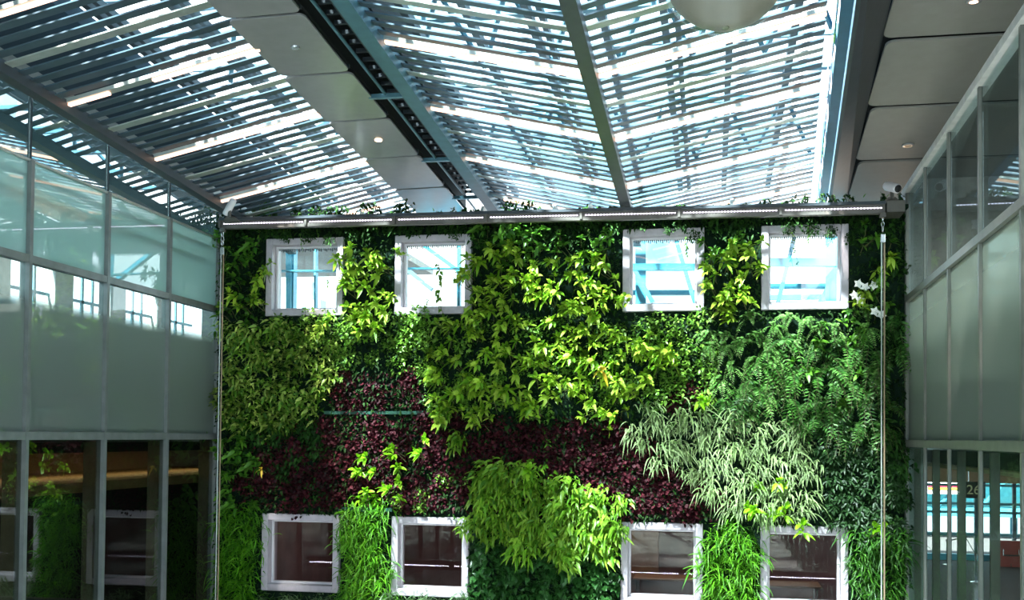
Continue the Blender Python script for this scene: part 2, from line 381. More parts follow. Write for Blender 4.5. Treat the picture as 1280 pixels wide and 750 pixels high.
# outer facade of the left building: sill wall, piers, head
fac = empty('wall_left_facade', (-17, 12, 4.7), 'outer facade of the left gallery with tall bright windows between grey piers', 'facade', kind='structure')
MB().box((-17.2, -5, 4.5), (-17, 34, 8.0)).build('sill_wall', wallint, fac)
MB().box((-17.2, -5, 9.9), (-17, 34, 10.2)).build('head_wall', wallint, fac)
for k in range(8):
    y = 12+k*2.6
    MB().box((-17.25, y, 8.0), (-16.9, y+.8, 9.9)).build('pier', wallint, fac)
    mb = MB(); mb.bar((-17.1, y+1.5, 8.0), (-17.1, y+1.5, 9.9), .06, .1, (0, 1, 0)); mb.bar((-17.1, y+2.0, 8.0), (-17.1, y+2.0, 9.9), .05, .1, (0, 1, 0)); mb.bar((-17.1, y+.8, 8.45), (-17.1, y+2.6, 8.45), .06, .08)
    mb.build('glazing_bar', bluesteel, fac)
mb = MB(); mb.box((-17.1, -5, 10.2), (-9.1, 34, 10.4)); o = mb.build('ceiling_left_gallery', wallint); tag(o, 'grey ceiling of the gallery behind the left glass wall', 'ceiling', kind='structure')
# right building
mb = MB(); mb.box((3.5, -5, 4.5), (14, 30, 4.7)); o = mb.build('floor_right_gallery', darkint); tag(o, 'slab of the gallery behind the right glass wall', 'floor', kind='structure')
mb = MB(); mb.box((3.65, -5, 4.7), (3.75, 30, 6.25)); o = mb.build('wall_right_knee', wallint); tag(o, 'low grey wall standing behind the right frosted panes', 'wall', kind='structure')
mb = MB(); mb.box((7.5, -5, 7.4), (7.7, 40, 12)); o = mb.build('wall_right_inner', solid('taupe lining', (.34, .31, .28), .7)); tag(o, 'taupe wall behind the upper right glass', 'wall', kind='structure')
mb = MB(); mb.box((7.7, -5, 9.9), (14, 40, 10.1)); o = mb.build('ceiling_right_gallery', solid('taupe ceiling', (.12, .10, .085), .7)); tag(o, 'taupe ceiling of the gallery behind the right glass wall', 'ceiling', kind='structure')
mb = MB(); mb.box((3.4, 6, 4.44), (60, 47, 4.49)); o = mb.build('ceiling_lounge', brown); tag(o, 'brown soffit of the departure lounge behind the lower right glass', 'ceiling', kind='structure')

# ------------------------------------------------------------------ ceiling: beams, louvre bays, lights
def roofline(name, x, dz, w_, h, mat, label, cat='beam', y0=-5.9, y1=20.2):
    mb = MB(); mb.bar((x, y0, zval(y0)+dz), (x, y1, zval(y1)+dz), w_, h); o = mb.build(name, mat)
    return tag(o, label, cat, kind='structure')
XA0, XA1, XB0, XM, XC1 = -8.33, -5.62, -4.08, -1.42, 1.40
roofline('beam_left', XA0-.02, -.05, .16, .16, darksteel, 'dark sloping beam between the left glass wall and the louvres')
roofline('beam_middle', XM, -.06, .17, .16, solid('graphite beam', (.075, .085, .10), .4, .3), 'graphite sloping beam where two louvre bays meet in a valley')
roofline('beam_channel', XB0, .585-.03, .20, .24, bluesteel, 'blue grey beam along the black ceiling channel')
def xedge(Y): return 1.26+.066*(max(Y, 9.0)-12.4)
def bay(name, x0, z0, x1, z1, label):
    """louvre bay: a slat every 24 cm between two roof lines, gaps left for the linear lights"""
    t = empty(name, ((x0+x1)/2, 12, zval(12)), label, 'louvred ceiling', kind='structure')
    sy = 2.2/9; base = None
    for j in range(-68, 31):
        y = 12.45+j*sy
        if j % 9 == 0: continue
        pale = j % 9 in (4,)
        xr = xedge(y) if x1 == XC1 else x1
        mb = MB(); L = Vector((x0, y, zval(y)+z0)); Rr = Vector((xr, y, zval(y)+z1))
        mb.bar(L, Rr, .138 if not pale else .15, .018)
        o = mb.build('slat', palem if pale else slatm, t)
        if pale: o['label'] = 'pale aluminium slat'
        if x0 < -8 and y > 7.5:
            e = MB(); e.bar((XA0-.1, y, zval(y)+.01), (lx(y)+.02, y, zval(y)+.14), .125 if not pale else .14, .018); e.build('edge_slat', palem if pale else slatm, t)
    return t
BAYS = [('ceiling_left_bay', XA0+.05, 0, XA1, .585, 'left bay of blue grey ceiling louvres beside the left glass wall'),
        ('ceiling_middle_bay', XB0+.05, .585, XM-.05, 0, 'middle bay of blue grey ceiling louvres between black channel and valley beam'),
        ('ceiling_right_bay', XM+.05, 0, XC1, .585, 'right bay of blue grey ceiling louvres between valley beam and clerestory')]
for a in BAYS: bay(*a)
ordn = ['nearest the planted wall', 'second from the planted wall', 'third from the planted wall', 'fourth from the planted wall', 'fifth from the planted wall']
lit = {0: [(0, 1)]*5, 1: [(0, 1)]*5, 2: [(0, 1)]*5}
lit[0] = [(.3, .9), (.0, .98), (0, .98), (0, .22), (0, 1)]
lit[1] = [(.1, .9), (0, .97), (0, 1), (0, 1), (0, 1)]
for bi, (nm, x0, z0, x1, z1, lb) in enumerate(BAYS):
    bn = ['left', 'middle', 'right'][bi]
    for q in range(5):
        y = 12.45+(3-q)*2.2
        L = Vector((x0, y, zval(y)+z0)); Rr = Vector((xedge(y) if x1 == XC1 else x1, y, zval(y)+z1)); d = Rr-L
        t = empty('linear_light', L, f'glowing linear light in the {bn} louvre bay, {ordn[q]}', 'ceiling light', 'linear lights between the ceiling slats')
        MB().bar(L+Vector((0, 0, .02)), Rr+Vector((0, 0, .02)), .13, .05).build('housing', palem, t); hs_ = t.children[0] if t.children else None
        hs_ = [o for o in bpy.data.objects if o.parent == t][0]
        a, c = lit[bi][q]
        segs = [(a, c)] if not (bi == 0 and q == 3) else [(a, c), (.45, 1)]
        for s0, s1 in segs:
            MB().bar(L+d*s0-Vector((0, 0, .022)), L+d*s1-Vector((0, 0, .022)), .065, .03).build('diffuser', lampm, hs_)
# solid dark deck over the left part of bay one and strips beside beams
mb = MB(); mb.hexa([(-8.9, -5.9, zval(-5.9)+.55), (-7.75, -5.9, zval(-5.9)+.75), (-7.75, 20.2, zval(20.2)+.75), (-8.9, 20.2, zval(20.2)+.55)],
                   [(-8.9, -5.9, zval(-5.9)+.8), (-7.75, -5.9, zval(-5.9)+.95), (-7.75, 20.2, zval(20.2)+.95), (-8.9, 20.2, zval(20.2)+.8)])
o = mb.build('ceiling_deck', deckm); tag(o, 'dark blue roof deck above the slats beside the left glass wall', 'roof deck', kind='structure')
# skylight frame above
sky = empty('window_skylight', (-3, 12, 11), 'skylight of blue steel bars and glass above the ceiling louvres', 'skylight', kind='structure')
for x in (-7.6, -6.55, -5.45, -4.5, -3.75, -3.0, -2.25, -1.35, -.6, .2, 1.0):
    mb = MB(); z = .95; mb.bar((x, -5.9, zval(-5.9)+z), (x, 20.2, zval(20.2)+z), .09, .11)
    if x in (-7.6, -6.55, -2.25, -.6): mb.bar((x+.16, -5.9, zval(-5.9)+z), (x+.16, 20.2, zval(20.2)+z), .07, .09)
    mb.build('glazing_bar', darksteel, sky)
for k in range(24):
    y = 20.0-k*1.1
    MB().bar((-8.3, y, zval(y)+1.25), (1.6, y, zval(y)+1.25), .06 if k % 2 else .14, .06).build('crossbar', bluesteel, sky)
for k in range(6):
    y = 19.5-k*4.4
    mb = MB()
    for q in range(9):
        x = -7.3+q*1.0
        mb.tube([(x, y, zval(y)+1.3), (x+.5, y-.9, zval(y)+2.1)], .04, 6); mb.tube([(x+1, y, zval(y)+1.3), (x+.5, y-.9, zval(y)+2.1)], .04, 6)
        mb.tube([(x+.5, y-.9, zval(y)+2.1), (x+.5, y-2.4, zval(y)+1.4)], .035, 6)
    mb.tube([(-7.0, y-.9, zval(y)+2.1), (1.6, y-.9, zval(y)+2.1)], .055, 8)
    mb.build('truss', bluesteel, sky)
for k in range(8):
    for x0 in (-7.8, -4.8, -1.8):
        y1 = 20.2-k*3.26; y0 = y1-3.2
        if k > 7: continue
        MB().hexa([(x0, y0, zval(y0)+2.5), (x0+2.95, y0, zval(y0)+2.5), (x0+2.95, y1, zval(y1)+2.5), (x0, y1, zval(y1)+2.5)],
                  [(x0, y0, zval(y0)+2.53), (x0+2.95, y0, zval(y0)+2.53), (x0+2.95, y1, zval(y1)+2.53), (x0, y1, zval(y1)+2.53)]).build('glass_pane', glass_sky, sky)
# black channel between the panel strip and the blue beam
ch = empty('ceiling_channel', (-4.4, 12, 10), 'black service channel with dark ribs and rods between panels and blue beam', 'ceiling channel', kind='structure')
def zz(y, d): return zrid(y)+d
MB().hexa([(-4.75, -5.9, zz(-5.9, .75)), (-4.0, -5.9, zz(-5.9, .75)), (-4.0, 20.2, zz(20.2, .75)), (-4.75, 20.2, zz(20.2, .75))],
          [(-4.75, -5.9, zz(-5.9, .8)), (-4.0, -5.9, zz(-5.9, .8)), (-4.0, 20.2, zz(20.2, .8)), (-4.75, 20.2, zz(20.2, .8))]).build('lid', blackm, ch)
for x in (-4.78, -3.97):
    mb = MB(); mb.bar((x, -5.9, zz(-5.9, .42)), (x, 20.2, zz(20.2, .42)), .04, .68); mb.build('side_lining', blackm, ch)
for k in range(60):
    y = 20-k*.28; MB().bar((-4.74, y, zz(y, .38)), (-4.2, y, zz(y, .38)), .05, .05).build('rib', darksteel, ch)
MB().tube([(-4.52, -5.9, zz(-5.9, .02)), (-4.52, 20.1, zz(20.1, .02))], .022, 8).build('rod', bluesteel, ch)
for y in (19.1, 16.95, 14.2, 11.0, 7.8): MB().bar((-4.76, y, zz(y, 0)), (-4.1, y, zz(y, 0)), .07, .06).build('bracket', bluesteel, ch)

def roundpanel(x0, x1, y0, y1, zf, t_=.03, r=.09):
    pts = []
    for cx_, cy_, a0 in ((x1-r, y1-r, 0), (x0+r, y1-r, 90), (x0+r, y0+r, 180), (x1-r, y0+r, 270)):
        for k in range(5):
            a = math.radians(a0+k*22.5); x = cx_+r*math.cos(a); y = cy_+r*math.sin(a); pts.append((x, y, zf(x, y)))
    return MB().prism(pts, (0, 0, t_))
run0 = MB().hexa([(-5.66, -5.9, zz(-5.9, .09)), (-4.74, -5.9, zz(-5.9, .09)), (-4.74, 20.2, zz(20.2, .09)), (-5.66, 20.2, zz(20.2, .09))],
          [(-5.66, -5.9, zz(-5.9, .12)), (-4.74, -5.9, zz(-5.9, .12)), (-4.74, 20.2, zz(20.2, .12)), (-5.66, 20.2, zz(20.2, .12))]).build('panel_backing', blackm, ch)  # black sheet added to keep bright sky out of the panel gaps
pn = ['at the planted wall', 'second from the planted wall', 'third from the planted wall', 'fourth from the planted wall', 'fifth from the planted wall', 'sixth from the planted wall']
k = 0
y1 = 20.05
while y1 > -4:
    y0 = y1-1.69
    t = empty('ceiling_panel', (-5.1, (y0+y1)/2, zrid(y0)), 'grey rounded ceiling panel beside the black channel, '+(pn[k] if k < 6 else 'nearer than the frame shows'), 'ceiling panel', 'grey panels beside the black ceiling channel')
    roundpanel(-5.68, -4.72, y0+.03, y1-.03, lambda x, y: zrid(y)-.03+(x+5.2)*.02).build('panel', panelm, t, bevel=.006)
    MB().bar((-5.66, y0, zrid(y0)+.06), (-4.74, y0, zrid(y0)+.06), .05, .05).build('hanger', darksteel, t)
    if k in (2, 4):
        MB().lathe((-5.15, (y0+y1)/2, zrid((y0+y1)/2)-.045), [(0, 0), (.045, 0), (.055, .0), (.06, .02)], 20).build('downlight', spotm if k == 2 else chrome, t)
    y1 = y0; k += 1
# right side: clerestory strip, blue ledge, dark fascia, soffit panels
def zc(Y): return zrid(Y)
cl = empty('window_clerestory', (1.5, 12, 9.6), 'narrow glass strip reflecting lights along the right edge of the louvres', 'window', kind='structure')
def run(f0, f1, ys=(-5.9, 9.0, 20.2)):
    """solid strip following the edge line; f0,f1 give the two lower and two upper corners (x, z) at y"""
    mb = MB()
    for a, c_ in zip(ys[:-1], ys[1:]):
        A, B = f0(a), f0(c_); P, Q = f1(a), f1(c_)
        mb.hexa([(A[0][0], a, A[0][1]), (A[1][0], a, A[1][1]), (B[1][0], c_, B[1][1]), (B[0][0], c_, B[0][1])],
                [(P[0][0], a, P[0][1]), (P[1][0], a, P[1][1]), (Q[1][0], c_, Q[1][1]), (Q[0][0], c_, Q[0][1])])
    return mb
def sx(y): return xedge(y)+.09
run(lambda y: ((sx(y), zc(y)-.18), (sx(y)+.02, zc(y)-.18)), lambda y: ((sx(y), zc(y)+.10), (sx(y)+.02, zc(y)+.10))).build('glass_pane', strip_glass, cl)
for k in range(14):
    y = 19.6-k*1.1
    MB().bar((sx(y)+.06, y, zc(y)-.18), (sx(y)+.06, y, zc(y)+.1), .04, .06, (0, 1, 0)).build('mullion', bluesteel, cl)
bb = solid('bright blue steel', (.03, .12, .22), .4, .2)
run(lambda y: ((sx(y)+.22, zc(y)-.18), (sx(y)+.26, zc(y)-.18)), lambda y: ((sx(y)+.22, zc(y)+1.6), (sx(y)+.26, zc(y)+1.6))).build('back_panel', bb, cl)
o = run(lambda y: ((sx(y)+.04, zc(y)-.24), (sx(y)+.17, zc(y)-.24)), lambda y: ((sx(y)+.04, zc(y)-.18), (sx(y)+.17, zc(y)-.18))).build('beam_right_edge', bb)
tag(o, 'blue steel beam under the clerestory strip', 'beam', kind='structure')
def zs(Y): return 9.35-.176*(Y-19.3)      # soffit plane
def xso(y): return 2.40-(19.3-y)*.036 if y > 9 else 2.03
o = run(lambda y: ((sx(y)+.19, zc(y)-.24), (sx(y)+.24, zc(y)-.24)), lambda y: ((xso(y)-.06, zs(y)+.03), (xso(y)-.02, zs(y)+.03))).build('trim_fascia', darksteel)
tag(o, 'dark inclined fascia between blue beam and taupe soffit panels', 'fascia', kind='structure')
y1 = 20.3; k = 0
while y1 > -4:
    y0 = y1-1.88; xa = xso(y0+.9)
    last = 'at the planted wall' if k == 0 else (pn[k] if k < 6 else 'nearer than the frame shows')
    t = empty('soffit_panel', (4, (y0+y1)/2, zs(y0)), 'large taupe rounded ceiling panel over the right glass wall, '+last, 'ceiling panel', 'taupe ceiling panels above the right glass wall')
    roundpanel(xa, 7.45, y0+.05, y1-.05, lambda x, y: zs(y), .04, .12).build('panel', panelr, t, bevel=.008)
    mb = MB().box((xa+.02, y0-.05, zs(y0)+.10), (7.45, y0+.05, zs(y0)+.14)); mb.build('hanger', blackm, t)
    y1 = y0; k += 1
mb = MB().hexa([(2.1, -5.9, zs(-5.9)+.2), (7.4, -5.9, zs(-5.9)+.2), (7.4, 20.3, zs(20.3)+.2), (2.1, 20.3, zs(20.3)+.2)],
               [(2.1, -5.9, zs(-5.9)+.3), (7.4, -5.9, zs(-5.9)+.3), (7.4, 20.3, zs(20.3)+.3), (2.1, 20.3, zs(20.3)+.3)])
o = mb.build('ceiling_right_void', blackm); tag(o, 'black void above the taupe soffit panels', 'ceiling', kind='structure')
def downlight(px, py, lab, mat):
    r = ray(px, py); t_ = (9.35+.176*19.3-EYE)/(r.z+.176*r.y); p = C0+r*t_
    t = empty('downlight', p, lab, 'downlight', 'downlights in the taupe soffit')
    MB().lathe(p+Vector((0, 0, -.015)), [(.055, -.005), (.085, -.008), (.095, 0), (.095, .02)], 24).build('trim_ring', panelm, t, True)
    MB().lathe(p+Vector((0, 0, -.01)), [(0, 0), (.05, 0), (.055, -.006)], 20).build('lens', mat, t)
downlight(1217, 1, 'lit orange downlight in the nearest taupe soffit panel at the top', spotm)
downlight(1135, 181, 'round unlit downlight in the taupe soffit panel second from the wall', solid('dull lens', (.10, .08, .06), .3))

# ------------------------------------------------------------------ round dish pendant
c = atY(907, -43, 9.0); RG = .56
t = empty('globe_lamp', c, 'large round taupe globe lamp hanging below the louvres at the top', 'lamp')
prof = [(RG*math.sin(a), -RG*math.cos(a)) for a in [i*PI/24 for i in range(25)]]
gl_ = MB().lathe(c, [(r_*.94, z_*.94) for r_, z_ in prof], 48).build('globe', solid('taupe opal globe', (.25, .20, .17), .5, var=.08, scale=3), t, True)
MB().lathe(c, prof, 48).build('glass_shell', thin_glass('lamp shell glass', refl=.3, base=.0), t, True)
MB().lathe(c+Vector((0, 0, -RG*.94)), [(0, -.012), (.03, -.01), (.035, .01), (0, .02)], 12).build('finial', finm, gl_, True)
MB().lathe(c+Vector((0, 0, RG)), [(.10, -.03), (.11, .02), (.05, .06), (0, .06)], 20).build('cap', chrome, t, True)
MB().tube([c+Vector((0, 0, RG+.05)), c+Vector((0, 0, max(RG+.3, zval(9)+.4-c.z)))], .018).build('stem', chrome, t)

# ------------------------------------------------------------------ light bars, cameras, cables
def light_bar(x0, x1, y, z0, z1, lab, down=False):
    t = empty('light_bar', (x0, y, z0), lab, 'light bar')
    mb = MB(); mb.bar((x0, y+.05, z0+.10), (x1, y+.05, z1+.10), .10, .20); hb = mb.build('housing', barm, t, bevel=.01)
    mb = MB(); mb.bar((x0, y-.02, z0+.17), (x1, y-.02, z1+.17), .05, .045); mb.build('top_lip', darksteel, t)
    n_ = 7; L = (x1-x0)/n_; of = .116 if z0 < 4 else 0
    for i in range(n_):
        a = x0+i*L+.07; c_ = x0+(i+1)*L-.07; mb = MB(); q = a
        while q < c_:
            z = z0+(z1-z0)*(q-x0)/(x1-x0)+.09
            mb.box((q, y+of-.014, z-.009), (q+.026, y+of-.004, z+.009)); q += .05
        mb.box((a, y+of-.006, z0+(z1-z0)*(a-x0)/(x1-x0)+.085), (c_, y+of-.0035, z0+(z1-z0)*(a-x0)/(x1-x0)+.089)); mb.build('led_strip', ledlow if z0 < 4 else ledm, hb)
        zz_ = z0+(z1-z0)*(a-x0)/(x1-x0)
        if z0 > 4: MB().box((a-.09, y-.03, zz_+.02), (a-.05, y+.0, zz_+.19)).build('joint_cover', barm, t)
    return t
YB = 17.35
lb = light_bar(-8.54, 2.66, YB, 8.46, 8.40, 'long aluminium light bar with white diodes along the top of the planted wall')
for px in (445, 600, 690, 735, 913):
    p = atY(px, 255, YB)
    mb = MB(); mb.prism([(p.x, YB, 8.62), (p.x, YB+.85, 8.62), (p.x, YB+.85, 8.68), (p.x, YB+.1, 8.74)], (.05, 0, 0)); mb.build('bracket', palem, lb)
MB().box((2.68, YB-.02, 8.42), (2.95, YB+.5, 8.60)).build('end_cap', barm, lb)
light_bar(-8.3, 2.5, 15.5, 1.98, 1.98, 'lower aluminium light bar in front of the planted wall below the windows')
def cable(x, lab, ztop):
    t = empty('cable_pair', (x, YB, 0), lab, 'cable', 'steel cables hanging from the light bar')
    MB().tube([(x-.018, YB, 0), (x-.018, YB, ztop-.36)], .011).build('cable', palem, t)
    MB().tube([(x+.025, YB, 0), (x+.025, YB, ztop-.36)], .013).build('cable', solid('rusty cable', (.30, .22, .14), .5, .3), t)
    MB().box((x-.035, YB-.02, ztop-.42), (x+.04, YB+.02, ztop-.28)).build('turnbuckle', chrome, t, bevel=.01)
    for q in range(3):
        zc_ = ztop-.05-q*.08
        pts = [(x+.022*math.sin(a)*(1 if q % 2 else .4), YB+.022*math.sin(a)*(.4 if q % 2 else 1), zc_+.045*math.cos(a)) for a in [i*2*PI/12 for i in range(13)]]
        MB().tube(pts, .008, 6, False).build('chain_link', chrome, t)
    MB().box((x-.05, YB-.03, ztop-.02), (x+.05, YB+.05, ztop+.06)).build('clamp', barm, t, bevel=.012)
cable(-8.49, 'steel cable pair hanging at the left edge of the planted wall', 8.42)
cable(2.62, 'steel cable pair hanging at the right side of the planted wall', 8.36)
def cctv(px, py, d, lab, r=.075, L=.30, Y=None):
    p = atY(px, py, Y or YB); d = Vector(d).normalized()
    t = empty('security_camera', p, lab, 'camera')
    a = p-d*L/2; q = p+d*L/2
    MB().tube([a-d*.01, a, a+d*.03, q-d*.02, q], [r*.5, r*.85, r, r, r*.92], 20).build('body', whitem, t, True)
    MB().tube([q-d*.01, q+d*.012], [r*.8, r*.78], 20).build('lens', blackm, t, True)
    MB().tube([p-Vector((0, 0, r*.9)), p-Vector((0, 0, r*.9+.12))], .03, 10).build('bracket_post', barm, t)
    MB().prism([p+Vector((-.16, .05, -.24)), p+Vector((.16, .05, -.24)), p+Vector((.05, 0, -.15)), p+Vector((-.05, 0, -.15))], (0, .12, 0)).build('mount_plate', barm, t)
cctv(1115, 234, (.45, -.8, -.35), 'white cylinder security camera above the right end of the light bar')
cctv(287, 259, (-.55, .2, -.75), 'white cylinder security camera at the left end of the light bar', .06, .30, 16.6)

# ------------------------------------------------------------------ steelwork seen through the upper windows
def steelbar(pts, Y, wpx, lab, mat=None):
    a = atY(pts[0], pts[1], Y); c_ = atY(pts[2], pts[3], Y)
    mb = MB(); mb.bar(a, c_, .15, wpx/FPX*Y, (0, 0, 1) if abs(a.x-c_.x) > abs(a.z-c_.z) else (1, 0, 0))
    o = mb.build('steel_member', mat or teal, sf); o['label'] = lab; return o
teal = solid('teal steelwork', (.06, .30, .42), .4, .2)
SB = [(325, 339, 440, 339, 21.0, 2, 'thin horizontal glazing bar crossing the upper left window'),
      (395, 290, 395, 395, 21.2, 2.5, 'thin upright glazing bar in the upper left window'),
      (362, 290, 362, 400, 21.4, 7, 'broad upright steel post at the left side of the upper left window'),
      (480, 336, 600, 336, 21.0, 2, 'thin horizontal glazing bar crossing the second upper window'),
      (520, 300, 600, 358, 21.5, 5, 'diagonal steel brace across the second upper window'),
      (574, 290, 574, 400, 21.2, 4, 'upright steel bar at the right of the second upper window'),
      (500, 330, 540, 362, 22.5, 5, 'short diagonal brace low in the second upper window'),
      (770, 334, 885, 334, 21.0, 8, 'horizontal steel beam crossing the third upper window'),
      (801, 290, 801, 400, 22.0, 13, 'broad upright steel post in the third upper window'),
      (788, 328, 816, 378, 21.6, 5, 'diagonal brace falling right in the third upper window'),
      (845, 300, 872, 390, 21.6, 5, 'steep brace at the right of the third upper window'),
      (770, 366, 885, 366, 22.4, 6, 'lower steel beam crossing the third upper window'),
      (940, 328, 1062, 328, 21.0, 10, 'horizontal steel beam crossing the upper right window'),
      (940, 358, 1062, 358, 22.4, 6, 'second steel beam crossing the upper right window'),
      (940, 372, 1062, 371, 22.8, 6, 'lowest steel beam crossing the upper right window'),
      (997, 280, 972, 380, 21.8, 5, 'slanted steel rod in the upper right window'),
      (1040, 280, 1040, 400, 21.6, 15, 'broad upright steel post in the upper right window'),
      (1050, 335, 1022, 385, 22.2, 7, 'short diagonal brace at the foot of the broad post')]
sf = empty('beam_steel_frame', (-3, 21.5, 4.7), 'blue steel roof frame seen through the four upper windows', 'steel frame', kind='structure')
for x in (-8.9, 3.0): MB().box((x-.08, 21.4, 4.7), (x+.08, 21.6, 9.2)).build('post', teal, sf)
MB().box((-8.9, 21.4, 9.0), (3.0, 21.6, 9.2)).build('head_beam', teal, sf)
for a in SB: steelbar(a[:4], a[4], a[5], a[6])
tw = atY(383, 362, 60)
mb = MB().box((tw.x-.5, 60, 0), (tw.x+.3, 61, tw.z+.5)).box((tw.x+.3, 60, 0), (tw.x+.9, 61, tw.z-.6)); o = mb.build('distant_tower', solid('hazy blue cladding', (.30, .55, .65), .6)); tag(o, 'hazy blue building outside the upper left window', 'building')

# ------------------------------------------------------------------ lounge behind lower right glass
YF = 46.0
lf = empty('wall_lounge_facade', (10, YF, 0), 'far glazed facade of the lounge with blue steel bars', 'glass wall', kind='structure')
MB().box((4, YF-.2, 3.15), (60, YF+.2, 4.44)).build('head_wall', brown, lf)
MB().box((4, YF-.1, 0), (30, YF+.1, .25)).build('sill_wall', teal, lf)
for z in (1.0, 1.9, 2.25, 3.0): MB().box((4, YF-.06, z), (30, YF+.06, z+.10)).build('crossbar', solid('cyan steel', (.03, .22, .28), .4), lf)
for k in range(14):
    x = 7.6+k*1.45; MB().box((x, YF-.08, .2), (x+.13, YF+.08, 3.2)).build('mullion', solid('dark blue mullion', (.02, .06, .09), .4), lf)
br = empty('jet_bridge', (14, 56, 0), 'teal glazed boarding bridge outside the lounge windows', 'boarding bridge')
MB().box((6, 56, 1.1), (30, 59, 1.5)).build('deck', teal, br); MB().box((6, 56, 3.3), (30, 59, 3.7)).build('roof', whitem, br)
mb = MB()
for k in range(12): mb.bar((7+k*2, 56, 1.5), (8.6+k*2, 56, 3.3), .12, .12)
mb.build('brace', teal, br)
MB().box((6, 57.8, 1.5), (30, 57.9, 3.3)).build('glazing', solid('aqua glazing', (.25, .62, .62), .3), br)
a = atY(1160, 601, 55.8); c_ = atY(1206, 618, 55.8)
pl = MB().box((a.x, 55.8, c_.z), (c_.x, 55.98, a.z)).build('striped_panel', whitem, br)
h = a.z-c_.z
MB().box((a.x-.01, 55.77, c_.z+h*.52), (c_.x+.01, 55.8, c_.z+h*.64)).build('red_stripe', solid('signal red', (.5, .02, .05), .4), pl)
MB().box((a.x-.01, 55.77, c_.z+h*.34), (c_.x+.01, 55.8, c_.z+h*.46)).build('yellow_stripe', solid('signal yellow', (.75, .5, .03), .4), pl)
for k in range(4): MB().tube([(9+k*6, 57.5, 0), (9+k*6, 57.5, 1.1)], .18, 12).build('support_leg', teal, br)
# gate sign
p = atY(1216, 613, 34); q0 = atY(1207, 602, 34); q1 = atY(1232, 623, 34)
sg = empty('gate_sign', p, 'hanging black gate sign reading 26', 'sign')
MB().box((q0.x, 34, q1.z), (q1.x, 34.15, q0.z)).build('board', blackm, sg, bevel=.01)
for xx in (q0.x+.1, q1.x-.1): MB().tube([(xx, 34.07, q0.z), (xx, 34.07, 4.44)], .012, 6).build('hanger', chrome, sg)
fc = bpy.data.curves.new('digits', 'FONT'); fc.body = '26'; fc.size = .40; fc.extrude = .006
fo = bpy.data.objects.new('digits', fc); COL.objects.link(fo); fo.parent = sg
fo.location = Vector((q0.x+.02, 33.985, q1.z+.12))-p; fo.rotation_euler = (PI/2, 0, 0); 
bpy.context.view_layer.update()
dm = bpy.data.meshes.new_from_object(fo.evaluated_get(bpy.context.evaluated_depsgraph_get())); fl, fr_ = fo.location.copy(), fo.rotation_euler.copy()
bpy.data.objects.remove(fo); fo = bpy.data.objects.new('digits', dm); COL.objects.link(fo); fo.parent = sg; fo.location = fl; fo.rotation_euler = fr_
dm.materials.clear(); dm.materials.append(solid('olive digits', (.42, .42, .25), .5))
# stanchions
def stanchion(px, py, lab, k):
    p = atH(px, py, 0)
    t = empty('queue_post', p, lab, 'queue post', 'belt posts in the lounge')
    MB().lathe(p, [(0, .0), (.19, 0), (.19, .02), (.06, .05), (0, .05)], 24).build('base', chrome, t)
    MB().tube([p+Vector((0, 0, .04)), p+Vector((0, 0, .95))], .035, 12).build('post', solid('blue black post', (.02, .03, .05), .35), t)
    MB().tube([p+Vector((0, 0, .90)), p+Vector((0, 0, 1.0))], .05, 12).build('belt_head', blackm, t)
    return p
P1 = stanchion(1152, 725, 'black belt post nearest the planted wall behind the lower right glass', 0)
P2 = stanchion(1184, 706, 'black belt post in the middle of the queue line behind glass', 1)
P3 = stanchion(1220, 728, 'black belt post nearest the row of seats', 2)
P4 = stanchion(1207, 700, 'farthest black belt post of the queue line', 3)
mb = MB().bar(P2+Vector((0, 0, .93)), P4+Vector((0, 0, .93)), .005, .05).bar(P4+Vector((0, 0, .93)), P3+Vector((0, 0, .93)), .005, .05)
o = mb.build('retractable_belt', blackm); tag(o, 'black queue belt strung between the posts behind the lower right glass', 'belt')
# beam seats
s0 = atH(1262, 708, 0)
for k in range(3):
    t = empty('airport_seat', s0+Vector((k*.62, -k*.25, 0)), ['chrome framed lounge seat at the left end of the row', 'chrome framed lounge seat in the middle of the row', 'chrome framed lounge seat at the right end of the row'][k], 'seat', 'row of lounge seats behind the lower right glass')
    p = Vector(t.location)
    MB().hexa([p+Vector((-.27, -.25, .42)), p+Vector((.27, -.25, .42)), p+Vector((.27, .25, .38)), p+Vector((-.27, .25, .38))],
              [p+Vector((-.27, -.25, .48)), p+Vector((.27, -.25, .48)), p+Vector((.27, .25, .44)), p+Vector((-.27, .25, .44))]).build('seat', darkint, t, bevel=.02)
    MB().hexa([p+Vector((-.27, .22, .44)), p+Vector((.27, .22, .44)), p+Vector((.27, .30, .44)), p+Vector((-.27, .30, .44))],
              [p+Vector((-.27, .36, .92)), p+Vector((.27, .36, .92)), p+Vector((.27, .42, .92)), p+Vector((-.27, .42, .92))]).build('backrest', darkint, t, bevel=.02)
    for sx in (-1, 1):
        MB().tube([p+Vector((sx*.28, -.22, .44)), p+Vector((sx*.28, -.22, .66)), p+Vector((sx*.28, .2, .66)), p+Vector((sx*.28, .28, .5))], .018, 8).build('armrest', chrome, t)
    MB().tube([p+Vector((0, 0, .40)), p+Vector((0, -.25, .02))], .02, 8).build('leg', chrome, t); MB().tube([p+Vector((0, 0, .40)), p+Vector((0, .3, .02))], .02, 8).build('leg', chrome, t)
a = atY(1247, 671, 44); mb = MB().box((a.x, 44, .0), (a.x+4, 44.2, 1.0)); o = mb.build('red_partition', redm); tag(o, 'dark red partition panel behind the lounge seats', 'partition')
